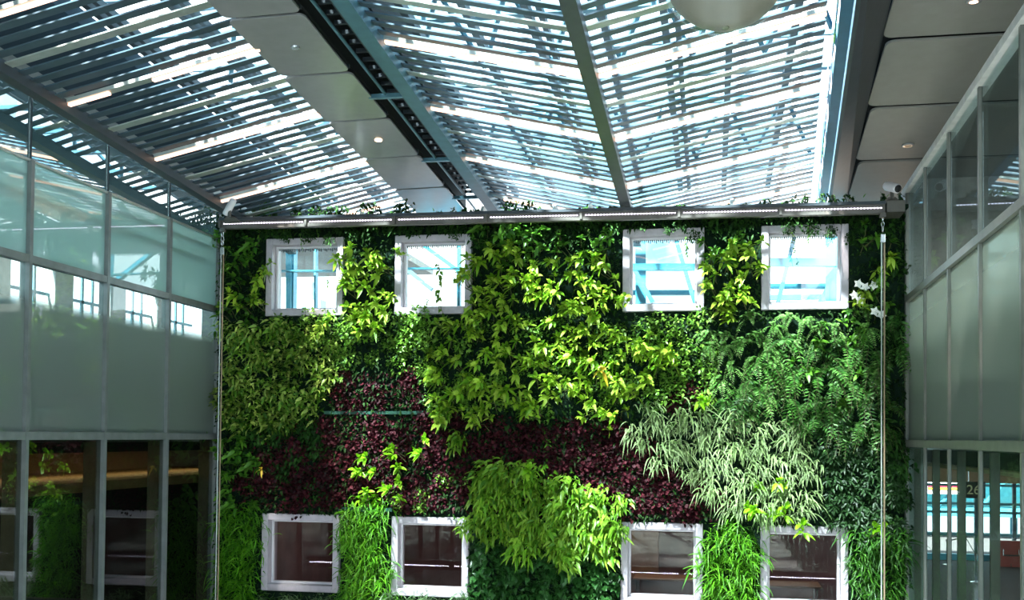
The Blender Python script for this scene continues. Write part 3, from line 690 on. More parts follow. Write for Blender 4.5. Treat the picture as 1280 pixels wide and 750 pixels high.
# small ceiling spots behind the lower left glass
for (px, py, lab) in ((88, 596, 'small white spot in the dark room, leftmost of the pair'), (99, 595, 'small white spot in the dark room, right of the pair'), (133, 594, 'small white spot beside the second mullion'), (168, 594, 'small white spot between second and third mullion')):
    r = ray(px, py); p = C0+r*((3.93-EYE)/r.z)
    p = C0+r*(17/r.y) if p.y > 28 else p
    t = empty('recessed_spot', p, lab+' behind the lower left glass', 'spotlight', 'spots behind the lower left glass')
    MB().lathe(p, [(0, 0), (.035, 0), (.05, .02)], 14).build('lens', emit('spot glow', (.9, 1, 1), 3) if 'spot glow' not in MATS else MATS['spot glow'], t)
    MB().lathe(p, [(.04, -.002), (.06, 0), (.06, .05)], 14).build('trim_ring', chrome, t)

# unseen fill lights added to brighten the rooms behind the glass
def area(name, loc, sx, sy, e, col, rot=(0, 0, 0)):
    l = bpy.data.lights.new(name, 'AREA'); l.shape = 'RECTANGLE'; l.size = sx; l.size_y = sy; l.energy = e; l.color = col
    o = bpy.data.objects.new(name, l); COL.objects.link(o); o.location = loc; o.rotation_euler = rot; return o
area('left_gallery_fill', (-13, 14, 10.0), 5, 20, 420, (.85, 1, 1)); area('right_gallery_fill', (6.0, 11.5, 8.8), .5, 13, 420, (.9, 1, .95))  # fill added to brighten the frosted panes and gallery walls
o = MB().box((3.45, 19.2, 6.2), (7.7, 19.4, 9.9)).build('wall_right_end', MATS['taupe lining']); tag(o, 'taupe end wall of the gallery behind the upper right glass', 'wall', kind='structure')
o = MB().box((-9.3, 18.6, 8.3), (-9.15, 20.0, 9.6)).build('wall_left_upper', wallint); tag(o, 'grey wall strip above the left corner of the planted wall', 'wall', kind='structure')
area('lower_room_fill', (-3, 21.8, 4.48), 10, 1, 60, (1, .85, .75))  # added fill, no lamp known in this room
area('left_soffit_fill', (-10.6, 14, 4.53), .6, 15, 45, (1, .72, .38))  # unseen fill tucked under the slab to light the brown soffit
area('lounge_fill', (9, 24, 4.42), .5, 16, 200, (1, .9, .75))  # added fill strips that brighten the lounge interior
area('lounge_fill_far', (14, 30, 4.42), .5, 22, 220, (1, .85, .65))
#PLANTS
# ------------------------------------------------------------------ leaf geometry
PROF = {'ovate': lambda t: np.sin(PI*np.clip(t, 0, 1)**.75)**.8, 'lance': lambda t: np.sin(PI*np.clip(t, 0, 1)**.62)**.9,
        'blade': lambda t: np.clip(1.0-t**2.2, 0, 1)*np.clip(t*8+.35, 0, 1), 'round': lambda t: np.sin(PI*np.clip(t*.96+.02, 0, 1))**.55,
        'heart': lambda t: np.clip(np.sin(PI*np.clip(t, 0, 1)**.5), 0, 1)}
def leafmesh(name, base, d, L, W, droop, mat, nseg=4, prof='ovate', fold=.25, upw=.6, uv=False, hn=.28):
    """every leaf is a folded, drooping strip; base,d: n x 3; L,W,droop: n"""
    base = np.asarray(base, float); d = np.asarray(d, float); n = len(base)
    L = np.broadcast_to(L, n).astype(float); W = np.broadcast_to(W, n).astype(float); droop = np.broadcast_to(droop, n).astype(float)
    d = d/np.linalg.norm(d, axis=1, keepdims=True)
    nv = (nseg+1)*3; V = np.zeros((n, nseg+1, 3, 3))
    hint = np.tile(np.array([0, -(1-upw), upw]), (n, 1))+rng.normal(0, hn, (n, 3))
    for i in range(nseg+1):
        t = i/nseg
        c = base+L[:, None]*(d*t)+np.array([0, 0, -1])*(L*droop*t*t)[:, None]
        tg = d+np.array([0, 0, -1])*(2*droop*t)[:, None]; tg /= np.linalg.norm(tg, axis=1, keepdims=True)
        sd_ = np.cross(tg, hint); sd_ /= (np.linalg.norm(sd_, axis=1, keepdims=True)+1e-9)
        nn = np.cross(sd_, tg); wd = (W/2*float(PROF[prof](np.array(t))))[:, None]
        V[:, i, 0] = c-sd_*wd+nn*wd*fold; V[:, i, 1] = c; V[:, i, 2] = c+sd_*wd+nn*wd*fold
    fb = []
    for i in range(nseg):
        a = i*3
        fb += [(a, a+1, a+4, a+3), (a+1, a+2, a+5, a+4)]
    fb = np.array(fb); Fc = (fb[None]+(np.arange(n)*nv)[:, None, None]).reshape(-1, 4)
    me = bpy.data.meshes.new(name); me.vertices.add(n*nv); me.vertices.foreach_set('co', V.reshape(-1).astype(np.float32))
    nf = len(Fc); me.loops.add(nf*4); me.loops.foreach_set('vertex_index', Fc.reshape(-1).astype(np.int32))
    me.polygons.add(nf); me.polygons.foreach_set('loop_start', np.arange(0, nf*4, 4, dtype=np.int32)); me.polygons.foreach_set('loop_total', np.full(nf, 4, dtype=np.int32))
    if uv:
        l = me.uv_layers.new(name='UVMap'); col = (Fc % nv) % 3; row = (Fc % nv)//3
        u = np.stack([col/2.0, row/nseg], -1).reshape(-1); l.data.foreach_set('uv', u.astype(np.float32))
    me.update(calc_edges=True); me.polygons.foreach_set('use_smooth', [True]*nf)
    me.materials.append(mat); return me
def unit(n, spread=1.0, out=1.0, up=0.0):
    """directions fanning out of the wall (-Y)"""
    v = rng.normal(0, spread, (n, 3)); v[:, 1] = -np.abs(v[:, 1])*.6-out; v[:, 2] += up
    return v/np.linalg.norm(v, axis=1, keepdims=True)
G = lambda r, g, b: (r, g, b)
m_lime = leafmat('lime broad leaf', [G(.10, .28, .015), G(.26, .46, .02), G(.46, .64, .07), G(.36, .56, .04), G(.15, .36, .02)], .38, .30)
m_mid = leafmat('mid green leaf', [G(.035, .13, .015), G(.08, .24, .02), G(.14, .33, .03), G(.06, .19, .02)], .36, .25)
m_small = leafmat('small bright leaf', [G(.05, .16, .015), G(.13, .30, .03), G(.24, .42, .06), G(.09, .25, .02)], .33, .25)
m_olive = leafmat('olive drooping leaf', [G(.04, .13, .01), G(.14, .30, .02), G(.46, .56, .12), G(.09, .22, .02)], .35, .25)
m_fern = leafmat('soft fern leaflet', [G(.08, .26, .04), G(.18, .42, .08), G(.32, .54, .16)], .55, .3)
m_dfern = leafmat('deep green frond leaf', [G(.015, .07, .012), G(.05, .18, .02), G(.14, .32, .07)], .4, .25)
m_purple = leafmat('purple ruffled leaf', [G(.018, .004, .008), G(.06, .008, .014), G(.11, .018, .026), G(.035, .007, .012), G(.012, .02, .01)], .6, .15, spec=.2)
m_spider = leafmat('striped spider blade', [G(.12, .26, .06), G(.22, .38, .10), G(.30, .44, .16)], .45, .3, stripe=(.36, .45, .22))
m_dark = leafmat('dark whorled leaf', [G(.008, .028, .006), G(.016, .05, .012), G(.028, .07, .02)], .45, .1, spec=.3)
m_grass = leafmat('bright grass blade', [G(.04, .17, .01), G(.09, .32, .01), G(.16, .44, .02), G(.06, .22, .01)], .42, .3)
m_dgrass = leafmat('dark grass blade', [G(.02, .08, .01), G(.04, .16, .01), G(.08, .25, .02)], .42, .3)
m_willow = leafmat('yellow green hanging leaf', [G(.07, .22, .01), G(.16, .36, .02), G(.32, .52, .05), G(.10, .27, .02)], .36, .3)
m_heart = leafmat('dark heart leaf', [G(.012, .06, .012), G(.03, .11, .02), G(.05, .16, .04)], .3, .15)
m_neon = leafmat('neon green leaf', [G(.18, .44, .01), G(.28, .58, .02), G(.38, .62, .04)], .38, .35)
m_grey = leafmat('grey green blade', [G(.05, .11, .04), G(.12, .21, .09), G(.20, .30, .15)], .45, .25)
m_yel = leafmat('yellowed leaf', [G(.60, .40, .02), G(.62, .50, .06), G(.55, .30, .02)], .45, .3)
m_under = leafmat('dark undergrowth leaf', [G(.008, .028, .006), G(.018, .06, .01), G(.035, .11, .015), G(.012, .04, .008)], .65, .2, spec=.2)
m_wflower = solid('white petal', (.85, .85, .82), .5)

def rosette(heads, per, R, W, droop, **k):
    """several leaf rosettes on short stems: the leaves of one plant"""
    B = []; D = []
    for h in heads:
        u = unit(per, .95, .5, .55); B.append(np.tile(h, (per, 1))+u*.015); D.append(u)
    B = np.concatenate(B); D = np.concatenate(D); n = len(B)
    return B, D, R*rng.uniform(.65, 1.1, n), W*rng.uniform(.8, 1.15, n), droop*rng.uniform(.5, 1.4, n)
SPEC = {}
def spec(name, nvar, maker): SPEC[name] = [maker(i) for i in range(nvar)]
def stems(heads, mat=stemm, r=.006):
    mb = MB()
    for h in heads:
        h = Vector(h); mid = h*.5+Vector((0, -.02, -.05)); mb.tube([Vector((h.x*.2, .03, h.z-.12)), mid, h], [r*1.4, r, r*.8], 5, False)
    me = bpy.data.meshes.new('stem'); me.from_pydata(mb.v, [], mb.f); me.materials.append(mat); return me
def mk_rosette(mat, nh, spreadx, per, R, W, droop, prof='ovate', nseg=5, out=(.12, .34)):
    def f(i):
        heads = [np.array([rng.uniform(-spreadx, spreadx), -rng.uniform(*out), rng.uniform(-spreadx, spreadx)]) for _ in range(nh)]
        B, D, L, W_, dr = rosette(heads, per, R, W, droop)
        return {'foliage': leafmesh('foliage', B, D, L, W_, dr, mat, nseg, prof), 'stem': stems(heads)}
    return f
def mk_bush(mat, n_, rad, L, W, droop, prof='ovate', up=0.0, nseg=3, spread=.9, out=.5, depth=.16, uv=False, fold=.25, down=0.0):
    def f(i):
        b = rng.normal(0, 1, (n_, 3)); b /= np.linalg.norm(b, axis=1, keepdims=True); r = rng.uniform(0, 1, n_)**.4
        B = b*r[:, None]*np.array([rad, depth, rad]); B[:, 1] = -np.abs(B[:, 1])-.02
        D = unit(n_, spread, out, up-down)
        return {'foliage': leafmesh('foliage', B, D, L*rng.uniform(.6, 1.15, n_), W*rng.uniform(.75, 1.15, n_), droop*rng.uniform(.5, 1.5, n_), mat, nseg, prof, fold, uv=uv)}
    return f
def mk_tuft(mat, n_, L, W, droop, up=.6, out=.5, spread=.6, uv=False, nseg=5, crown=.06):
    def f(i):
        B = rng.normal(0, crown, (n_, 3)); B[:, 1] = -np.abs(B[:, 1])-.01
        D = unit(n_, spread, out, up)
        return {'foliage': leafmesh('foliage', B, D, L*rng.uniform(.55, 1.15, n_), W*rng.uniform(.8, 1.2, n_), droop*rng.uniform(.6, 1.4, n_), mat, nseg, 'blade', .3, uv=uv, hn=.1)}
    return f
def mk_fern(mat, fronds, L, leaf, droop, pairs=15):
    def f(i):
        B = []; D = []; Ls = []; mb = MB()
        for k in range(fronds):
            d = unit(1, .75, .5, .35)[0]; l_ = L*rng.uniform(.7, 1.1); dr = droop*rng.uniform(.7, 1.3)
            side = np.cross(d, [0, 0, 1]); side /= np.linalg.norm(side); pts = []
            for q in range(pairs):
                t = (q+1)/pairs; c = l_*(d*t)+np.array([0, 0, -1])*l_*dr*t*t
                tg = d+np.array([0, 0, -1])*2*dr*t; tg /= np.linalg.norm(tg); pts.append(c)
                s_ = math.sin(PI*(.12+.86*t))**.7
                for sg in (-1, 1):
                    B.append(c); D.append(side*sg+tg*.45+rng.normal(0, .07, 3)); Ls.append(leaf*s_)
            mb.tube([(0, 0, 0)]+[tuple(p) for p in pts[::3]]+[tuple(pts[-1])], .003, 4, False)
        B = np.array(B); D = np.array(D); Ls = np.array(Ls)
        me = bpy.data.meshes.new('stem'); me.from_pydata(mb.v, [], mb.f); me.materials.append(stemm)
        return {'foliage': leafmesh('foliage', B, D, Ls, Ls*.34, .15, mat, 2, 'lance', .15, upw=.5), 'stem': me}
    return f
def mk_whorl(mat, nw, rad, per, L, W, droop):
    def f(i):
        B = []; D = []
        for k in range(nw):
            a = rng.uniform(0, 2*PI); r = rad*math.sqrt(rng.uniform(0, 1)); c = np.array([r*math.cos(a), -rng.uniform(.04, .16), r*math.sin(a)])
            ax = unit(1, .35, 1.0, .35)[0]; s1 = np.cross(ax, [0, 0, 1]); s1 /= np.linalg.norm(s1); s2 = np.cross(ax, s1)
            for q in range(per):
                th_ = 2*PI*q/per+rng.uniform(-.2, .2); B.append(c); D.append(s1*math.cos(th_)+s2*math.sin(th_)+ax*.35)
        n_ = len(B); return {'foliage': leafmesh('foliage', B, D, L*rng.uniform(.8, 1.1, n_), W, droop, mat, 3, 'lance', .25)}
    return f
def mk_vine(mat, length, leaf, n_):
    def f(i):
        L_ = length*rng.uniform(.75, 1.1); pts = []; x = 0; y = -.05
        for q in range(12):
            pts.append((x, y, -L_*q/11)); x += rng.normal(0, .018); y = min(-.02, y+rng.normal(0, .015))
        B = []; D = []
        for q in range(n_):
            t = rng.uniform(0, 1)*10.99; a = int(t); p = np.array(pts[a])*(1-(t-a))+np.array(pts[a+1])*(t-a); B.append(p); D.append(unit(1, .9, .4, -.1)[0])
        me = stems([]); mb = MB().tube(pts, .004, 5, False); me = bpy.data.meshes.new('stem'); me.from_pydata(mb.v, [], mb.f); me.materials.append(barkm)
        return {'foliage': leafmesh('foliage', B, D, leaf*rng.uniform(.6, 1.2, n_), leaf*.62, .5, mat, 3, 'heart'), 'stem': me}
    return f
spec('broadleaf_plant', 7, mk_rosette(m_lime, 4, .17, 9, .175, .062, .38))
spec('green_broadleaf', 5, mk_rosette(m_mid, 4, .18, 8, .155, .066, .4, out=(.06, .25)))
spec('neon_seedling', 5, mk_rosette(m_neon, 2, .09, 8, .15, .065, .4, out=(.12, .3)))
spec('small_leaf_shrub', 5, mk_bush(m_small, 110, .23, .085, .045, .3, up=.2, depth=.22))
spec('olive_shrub', 6, mk_bush(m_olive, 60, .23, .15, .060, .5, 'lance', nseg=4, up=.25, depth=.25))
spec('hanging_leaf_shrub', 6, mk_bush(m_willow, 70, .23, .16, .056, .7, 'lance', nseg=4, depth=.30, out=.6, up=.1))
spec('soft_fern', 5, mk_fern(m_fern, 9, .42, .075, .75))
spec('frond_plant', 5, mk_fern(m_dfern, 9, .46, .11, .9, 12))
spec('coral_bells', 6, mk_bush(m_purple, 170, .22, .062, .062, .25, 'round', up=.15, depth=.12, nseg=3))
spec('spider_plant', 6, mk_tuft(m_spider, 34, .27, .030, 1.0, up=.55, spread=.45, uv=True, crown=.08, nseg=6))
spec('whorled_plant', 5, mk_whorl(m_dark, 16, .24, 7, .115, .042, .35))
spec('grass_clump', 6, mk_tuft(m_grass, 75, .27, .022, .55, up=.55, spread=.7, crown=.10))
spec('dark_grass_clump', 4, mk_tuft(m_dgrass, 70, .28, .022, .6, up=.45, spread=.7, crown=.10))
spec('grey_grass_clump', 4, mk_tuft(m_grey, 60, .20, .020, .45, up=.8, spread=.7, crown=.08))
spec('heart_leaf_plant', 5, mk_bush(m_heart, 60, .22, .13, .11, .45, 'heart', up=.1, depth=.16))
spec('dark_creeper', 5, mk_bush(m_under, 130, .24, .085, .045, .6, 'ovate', depth=.12))
spec('hanging_vine', 5, mk_vine(m_mid, .9, .09, 26))
spec('window_vine', 3, mk_vine(m_small, .7, .085, 22))
spec('yellow_leaf_plant', 2, mk_rosette(m_yel, 1, .05, 6, .18, .07, .6))
spec('rim_weed', 5, mk_tuft(m_small, 16, .15, .03, .5, up=.9, spread=.9, crown=.05))

GN = {k: leafn for k, leafn in {}.items()}
def plant(sp, p, label, cat, group, sc=1.0, name=None, rot=None):
    d = random.choice(SPEC[sp]); nm = name or sp
    sc *= random.uniform(.85, 1.15)
    rt = rot if rot is not None else (random.uniform(-.15, .15), random.uniform(-.35, .35), random.uniform(-.35, .35))
    if 'stem' in d:
        r = bpy.data.objects.new(nm, None); COL.objects.link(r); r.empty_display_size = .05
        for k, me in d.items():
            o = bpy.data.objects.new(k, me); COL.objects.link(o); o.parent = r
    else:
        r = bpy.data.objects.new(nm, d['foliage']); COL.objects.link(r)
    r.location = p; r.rotation_euler = rt; r.scale = (sc,)*3
    return tag(r, label, cat, group)
def inside(poly, x, y):
    c = False; j = len(poly)-1
    for i in range(len(poly)):
        xi, yi = poly[i]; xj, yj = poly[j]
        if (yi > y) != (yj > y) and x < (xj-xi)*(y-yi)/(yj-yi)+xi: c = not c
        j = i
    return c
WINS = [(a, b_, z0, z1) for (z0, z1) in (ZU, ZLo) for a, b_ in XL]
def in_window(x, z, m_=0.0): return any(a-m_ < x < b_+m_ and z0-m_ < z < z1+m_ for a, b_, z0, z1 in WINS)
def WP(px, py): p = atY(px, py, YW); return (p.x, p.z)
count = {}
def fill(sp, poly, pitch, label, cat, group=None, sc=1.0, clear=.10, depth=(0, .04), name=None, prob=1.0):
    P = [WP(*q) for q in poly]; xs_ = [q[0] for q in P]; zs_ = [q[1] for q in P]
    z = min(zs_); r = 0
    while z <= max(zs_):
        x = min(xs_)+(pitch/2 if r % 2 else 0)
        while x <= max(xs_):
            xx = x+random.uniform(-.35, .35)*pitch; zz_ = z+random.uniform(-.35, .35)*pitch
            if inside(P, xx, zz_) and not in_window(xx, zz_, clear) and random.random() < prob and -8.9 < xx < 3.05:
                plant(sp, (xx, YW-.02-random.uniform(*depth), zz_), label, cat, group or label, sc, name); count[sp] = count.get(sp, 0)+1
            x += pitch
        z += pitch*.87; r += 1

# undergrowth carpets: uncountable small leaves close to the felt
def carpet_leaves(name, n_, polys, mat, L, W, label, cat, prof='ovate', droop=.5, depth=.14):
    B = []
    PP = [[WP(*q) for q in poly] for poly in polys]
    while len(B) < n_:
        x = random.uniform(-8.93, 3.08); z = random.uniform(1.2, 8.66)
        if in_window(x, z, .02) or not any(inside(P, x, z) for P in PP): continue
        B.append((x, YW-random.uniform(.01, depth), z))
    B = np.array(B); D = unit(n_, .8, .5, .0)
    me = leafmesh(name, B, D, L*rng.uniform(.6, 1.2, n_), W*rng.uniform(.7, 1.2, n_), droop, mat, 2, prof)
    o = bpy.data.objects.new(name, me); COL.objects.link(o); tag(o, label, cat, kind='stuff')
ALL = [(265, 255), (1140, 255), (1140, 830), (265, 830)]
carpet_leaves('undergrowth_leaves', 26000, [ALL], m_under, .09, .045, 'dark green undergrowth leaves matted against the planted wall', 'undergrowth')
PUR = [(300, 560), (330, 528), (420, 520), (545, 520), (690, 520), (780, 525), (800, 560), (850, 590), (910, 612), (905, 650), (780, 650), (600, 640), (430, 640), (300, 636)]
carpet_leaves('purple_groundcover', 7000, [PUR, [(410, 470), (540, 462), (540, 508), (410, 510)], [(835, 473), (885, 473), (880, 515), (835, 512)]], m_purple, .07, .06, 'dark purple ground cover leaves across the middle of the wall', 'ground cover', 'round', .2, .10)

# planted patches, upper rows first
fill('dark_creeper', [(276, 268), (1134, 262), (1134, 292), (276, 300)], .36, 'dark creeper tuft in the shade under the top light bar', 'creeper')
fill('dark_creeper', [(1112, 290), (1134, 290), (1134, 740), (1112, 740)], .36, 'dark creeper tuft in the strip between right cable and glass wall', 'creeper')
fill('green_broadleaf', [(278, 296), (345, 296), (345, 400), (278, 400)], .38, 'mid green leafy plant left of the first upper window', 'leafy plant')
fill('broadleaf_plant', [(300, 320), (348, 320), (348, 400), (300, 400)], .44, 'lime leaf rosette plant overlapping the left edge of the first upper window', 'broadleaf plant', clear=-.12, prob=.7)
fill('broadleaf_plant', [(430, 312), (494, 312), (500, 420), (415, 425)], .30, 'lime leaf rosette plant between the two upper left windows', 'broadleaf plant', clear=.04, depth=(.05, .2))
fill('green_broadleaf', [(590, 285), (778, 285), (780, 330), (590, 330)], .36, 'mid green leafy plant high between the second and third upper windows', 'leafy plant')
fill('broadleaf_plant', [(592, 315), (775, 315), (775, 400), (592, 400)], .33, 'lime leaf rosette plant between the second and third upper windows', 'broadleaf plant', clear=.02, depth=(.02, .14))
fill('broadleaf_plant', [(545, 400), (780, 400), (850, 430), (850, 470), (760, 525), (540, 525)], .38, 'lime leaf rosette plant in the middle of the wall below the upper windows', 'broadleaf plant', clear=.05, depth=(.02, .14))
fill('small_leaf_shrub', [(500, 402), (780, 400), (780, 520), (520, 520)], .44, 'small leaved green shrub among the central lime rosettes', 'shrub', sc=.9, clear=.0)
fill('green_broadleaf', [(878, 290), (950, 290), (950, 330), (878, 330)], .36, 'mid green leafy plant high between the third and fourth upper windows', 'leafy plant')
fill('broadleaf_plant', [(878, 310), (950, 310), (952, 390), (878, 395)], .31, 'lime leaf rosette plant between the two upper right windows', 'broadleaf plant', clear=.03, depth=(.02, .16))
fill('green_broadleaf', [(1060, 285), (1110, 285), (1110, 400), (1060, 400)], .36, 'mid green leafy plant right of the last upper window', 'leafy plant')
fill('broadleaf_plant', [(1064, 320), (1104, 320), (1104, 390), (1064, 390)], .42, 'lime leaf rosette plant beside the right cable', 'broadleaf plant', prob=.8)
fill('small_leaf_shrub', [(330, 396), (545, 396), (545, 425), (500, 440), (330, 430)], .34, 'small leaved green shrub directly below the two upper left windows', 'shrub', clear=.0)
fill('olive_shrub', [(278, 400), (330, 400), (420, 425), (430, 470), (400, 520), (340, 535), (278, 530)], .33, 'olive shrub with drooping leaves at the left side below the first window', 'shrub')
fill('small_leaf_shrub', [(430, 430), (545, 425), (545, 475), (410, 475)], .36, 'small leaved dull green shrub below the second upper window', 'shrub', sc=.85, clear=.0)
fill('small_leaf_shrub', [(765, 395), (885, 392), (895, 500), (860, 515), (765, 500)], .33, 'small leaved green shrub below the third upper window', 'shrub', clear=.0)
fill('soft_fern', [(878, 392), (1090, 388), (1090, 425), (878, 440)], .34, 'soft pale green fern directly below the upper right window', 'fern')
fill('soft_fern', [(880, 440), (990, 430), (990, 510), (880, 505)], .40, 'soft pale green fern in the lower fern patch at the right', 'fern')
fill('frond_plant', [(960, 430), (1128, 400), (1128, 545), (1010, 540), (930, 520), (900, 500)], .34, 'deep green frond plant left and right of the right cable', 'fern')
fill('green_broadleaf', [(985, 410), (1110, 400), (1110, 500), (1000, 490)], .62, 'mid green leafy plant among the right hand ferns', 'leafy plant')
# middle band
fill('coral_bells', [(410, 472), (540, 466), (540, 508), (410, 510)], .36, 'small dark purple coral bells above the dark ledge', 'coral bells', sc=.8, name='coral_bells', prob=.7)
fill('coral_bells', [(838, 475), (880, 475), (876, 512), (838, 512)], .26, 'wine red coral bells clump left of the ferns', 'coral bells', sc=.8)
fill('coral_bells', [(385, 530), (580, 525), (600, 600), (560, 640), (330, 640), (300, 600)], .36, 'dark purple coral bells in the left half of the purple band', 'coral bells')
fill('coral_bells', [(600, 530), (780, 530), (850, 590), (905, 615), (905, 648), (790, 648), (720, 600), (600, 580)], .33, 'wine red coral bells in the right half of the purple band', 'coral bells')
fill('dark_creeper', [(300, 528), (410, 520), (410, 590), (300, 590)], .40, 'dark green creeper at the left end of the purple band', 'creeper')
fill('green_broadleaf', [(278, 535), (335, 535), (335, 640), (278, 640)], .40, 'mid green leafy plant at the left edge of the purple band', 'leafy plant')
fill('hanging_leaf_shrub', [(535, 455), (600, 470), (600, 560), (535, 550)], .5, 'yellow green plant spilling over the dark ledge', 'shrub', sc=.85, prob=.7)
fill('neon_seedling', [(455, 565), (560, 545), (560, 632), (455, 632)], .36, 'neon green seedling in front of the left purple band', 'seedling', depth=(.05, .2), prob=.85)
fill('small_leaf_shrub', [(470, 600), (600, 580), (600, 640), (500, 640)], .5, 'green shrub between the second lower window and purple band', 'shrub', sc=.8, prob=.7, clear=.0)
fill('hanging_vine', [(655, 525), (690, 525), (690, 545), (655, 545)], .3, 'green vine hanging down over the centre of the purple band', 'vine', sc=.9)
fill('spider_plant', [(775, 512), (890, 512), (1010, 540), (1030, 600), (1010, 645), (940, 650), (880, 615), (830, 590), (790, 560)], .29, 'striped spider plant in the pale drift right of the purple band', 'spider plant', depth=(.04, .14))
fill('neon_seedling', [(925, 610), (985, 600), (1000, 652), (930, 655)], .32, 'neon green seedling above the last lower window', 'seedling', depth=(.08, .2))
fill('whorled_plant', [(985, 535), (1130, 540), (1130, 665), (1050, 668), (1025, 600)], .32, 'dark glossy whorled plant in the dark patch at the right', 'whorled plant')
# lower band
fill('hanging_leaf_shrub', [(590, 605), (650, 570), (700, 600), (780, 620), (775, 690), (700, 700), (590, 665)], .29, 'yellow green drooping shrub between the two middle lower windows', 'shrub', depth=(.05, .22), clear=.03)
fill('hanging_leaf_shrub', [(600, 575), (650, 565), (660, 640), (600, 640)], .4, 'yellow green shrub climbing into the purple band', 'shrub')
fill('heart_leaf_plant', [(590, 672), (775, 690), (775, 790), (590, 790)], .31, 'dark heart leaved plant at the bottom between the middle lower windows', 'heart leaf plant')
fill('grass_clump', [(278, 642), (333, 640), (333, 790), (278, 790)], .27, 'bright grass clump left of the first lower window', 'grass clump')
fill('grass_clump', [(428, 632), (492, 632), (492, 790), (428, 790)], .25, 'bright grass clump between the first two lower windows', 'grass clump', clear=.03)
fill('grass_clump', [(880, 655), (948, 655), (948, 790), (880, 790)], .26, 'bright grass clump between the last two lower windows', 'grass clump', clear=.03)
fill('dark_grass_clump', [(1062, 665), (1130, 665), (1130, 790), (1062, 790)], .28, 'dark grass clump right of the last lower window', 'grass clump')
fill('grey_grass_clump', [(335, 744), (430, 744), (430, 790), (335, 790)], .22, 'grey green grass clump below the first lower window', 'grass clump', clear=-.08, depth=(.12, .3))
fill('grey_grass_clump', [(490, 745), (592, 745), (592, 790), (490, 790)], .22, 'grey green grass clump below the second lower window', 'grass clump', clear=-.08, depth=(.12, .3))

# single plants and accents
def at(sp, px, py, label, cat, group=None, sc=1.0, d=.1, **k):
    x, z = WP(px, py); return plant(sp, (x, YW-d, z), label, cat, group, sc, **k)
at('yellow_leaf_plant', 757, 466, 'plant with yellowed leaves in the centre of the wall', 'broadleaf plant', d=.4)
at('broadleaf_plant', 745, 462, 'lime rosette holding the yellowed leaves at the wall centre', 'broadleaf plant', d=.3)
at('yellow_leaf_plant', 337, 586, 'yellow leaf tuft in the dark left end of the purple band', 'leaf tuft', sc=.7, d=.2)
at('neon_seedling', 880, 505, 'large neon green seedling between coral bells and spider plants', 'seedling', sc=1.3, d=.3)
at('neon_seedling', 945, 640, 'neon green seedling at the top left corner of the last lower window', 'seedling', sc=1.2, d=.3)
at('neon_seedling', 1000, 655, 'neon green seedling hanging over the frame of the last lower window', 'seedling', sc=1.1, d=.3)
at('neon_seedling', 1088, 662, 'neon green seedling right of the last lower window', 'seedling', sc=1.1, d=.25)
at('neon_seedling', 665, 592, 'neon green seedling at the foot of the centre vine', 'seedling', sc=1.1, d=.3)
for i, (px, py, s_) in enumerate(((380, 293, .4), (400, 288, .3), (735, 290, .9), (700, 288, .8), (640, 290, .9), (330, 285, .7))):
    at('hanging_vine', px, py, ['short vine over the first upper window frame', 'second short vine over the first upper window frame', 'brown stemmed vine nearest the third upper window', 'brown stemmed vine above the central rosettes', 'brown stemmed vine right of the second upper window', 'thin vine left of the first upper window'][i], 'vine', sc=s_, d=.15)
at('window_vine', 553, 330, 'leafy vine hanging in front of the second upper window', 'vine', sc=1.3, d=.22)
at('window_vine', 540, 372, 'leaf trail rising over the sill of the second upper window', 'vine', sc=.7, d=.25)
at('window_vine', 985, 290, 'leaf strand hanging down the fourth upper window', 'vine', sc=1.0, d=.2)
at('window_vine', 1012, 285, 'short leaf strand near the middle of the fourth upper window', 'vine', sc=.5, d=.2)
at('window_vine', 860, 298, 'leaf strand hanging over the right part of the third upper window', 'vine', sc=.6, d=.2)
at('window_vine', 418, 345, 'pale leaf strand over the lower right of the first upper window', 'vine', sc=.6, d=.25)
at('broadleaf_plant', 345, 340, 'lime rosette beside the frame of the first upper window', 'broadleaf plant', d=.25, sc=.9)
at('broadleaf_plant', 338, 385, 'lime rosette at the lower left corner of the first upper window', 'broadleaf plant', d=.28, sc=.9)
at('broadleaf_plant', 508, 325, 'lime rosette over the left frame of the second upper window', 'broadleaf plant', d=.25, sc=.6)
at('hanging_leaf_shrub', 775, 660, 'drooping shrub overlapping the left frame of the third lower window', 'shrub', d=.15, sc=.8)
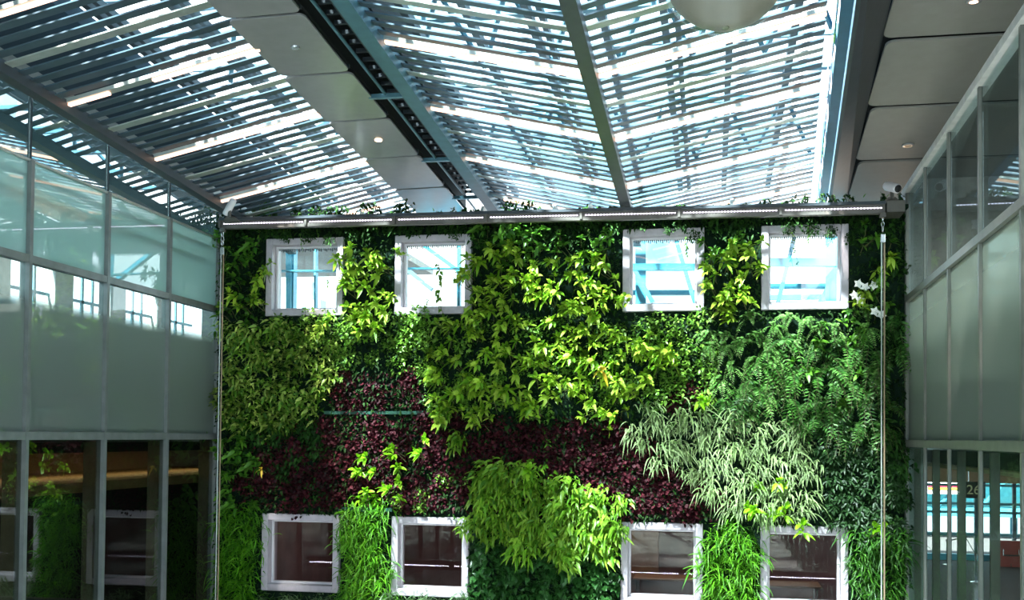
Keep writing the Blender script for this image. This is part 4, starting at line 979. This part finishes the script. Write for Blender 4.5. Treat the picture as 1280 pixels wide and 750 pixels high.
for i, (px, py) in enumerate(((1070, 358), (1078, 362), (1089, 360), (1065, 372), (1072, 378), (1090, 392), (1098, 396))):
    x, z = WP(px, py); c = Vector((x, YW-.30, z)); mb = MB()
    t = empty('white_flower', c, ['white blossom', 'white blossom next to the first', 'white blossom near the cable', 'low white blossom', 'small low white blossom', 'white blossom in the lower pair', 'last white blossom in the lower pair'][i]+' right of the fourth upper window', 'flower', 'white blossoms right of the fourth upper window')
    for q in range(5):
        a = q*2*PI/5+i; u = Vector((math.cos(a), -.15, math.sin(a))); sd_ = Vector((-math.sin(a), 0, math.cos(a)))
        k0 = len(mb.v); mb.v += [tuple(c), tuple(c+u*.04+sd_*.028), tuple(c+u*.085), tuple(c+u*.04-sd_*.028), tuple(c+u*.045+Vector((0, -.012, 0)))]
        mb.f += [(k0, k0+1, k0+4), (k0+1, k0+2, k0+4), (k0+2, k0+3, k0+4), (k0+3, k0, k0+4)]
    mb.build('petals', m_wflower, t)
    MB().tube([c, c+Vector((.02, .12, -.10)), c+Vector((.02, .27, -.16))], .005, 5).build('stem', stemm, t)
for i, (px, py, s_) in enumerate(((362, 296, .8), (388, 296, .9), (415, 300, .8), (570, 294, .7), (540, 290, .6), (868, 298, .8), (835, 290, .6), (985, 288, .8), (1012, 287, .9), (1038, 292, .8), (1064, 300, .8))):
    at('dark_creeper', px, py, 'dark creeper tuft hanging over the top frame of the '+('first', 'second', 'third', 'fourth')[0 if px < 450 else 1 if px < 600 else 2 if px < 900 else 3]+' upper window', 'creeper', 'creepers over the top frame of the '+('first', 'second', 'third', 'fourth')[0 if px < 450 else 1 if px < 600 else 2 if px < 900 else 3]+' upper window', s_*.7, d=.14)
# weeds along the top of the wall
mb = MB().box((-8.9, YW-.3, 8.60), (3.1, YW+.5, 8.66)); o = mb.build('planting_ledge', felt); tag(o, 'dark planting ledge on top of the planted wall behind the light bar', 'ledge')
for i in range(64):
    x = -8.3+i*.178+random.uniform(-.1, .1)
    big = (x > 1.2)
    if not big and random.random() < .45: continue
    plant('dark_creeper' if big and i % 2 else 'rim_weed', (x, YW-random.uniform(.05, .25), 8.66 if not big else 8.70), 'small weed growing on the top edge of the wall right of the last window' if big else 'small weed growing on the top edge of the planted wall', 'weed', 'weeds along the right top edge of the wall' if big else 'weeds along the top edge of the wall', .8 if big else .75, name='weed', rot=(0, 0, random.uniform(-2, 2)))
# dark green ledges
p0 = WP(408, 516); p1 = WP(545, 516); mb = MB(); mb.bar((p0[0], YW-.06, p0[1]), (p1[0], YW-.06, p1[1]), .12, .055)
o = mb.build('planter_ledge', solid('dark green ledge', (.02, .09, .06), .5)); tag(o, 'dark green metal ledge above the left purple band', 'ledge')
p0 = WP(425, 636); p1 = WP(492, 637); mb = MB(); mb.bar((p0[0], YW-.06, p0[1]), (p1[0], YW-.06, p1[1]), .12, .07)
o = mb.build('planter_ledge', MATS['dark green ledge']); tag(o, 'dark green metal ledge between the first two lower windows', 'ledge')
print('plants', sum(count.values()), count)
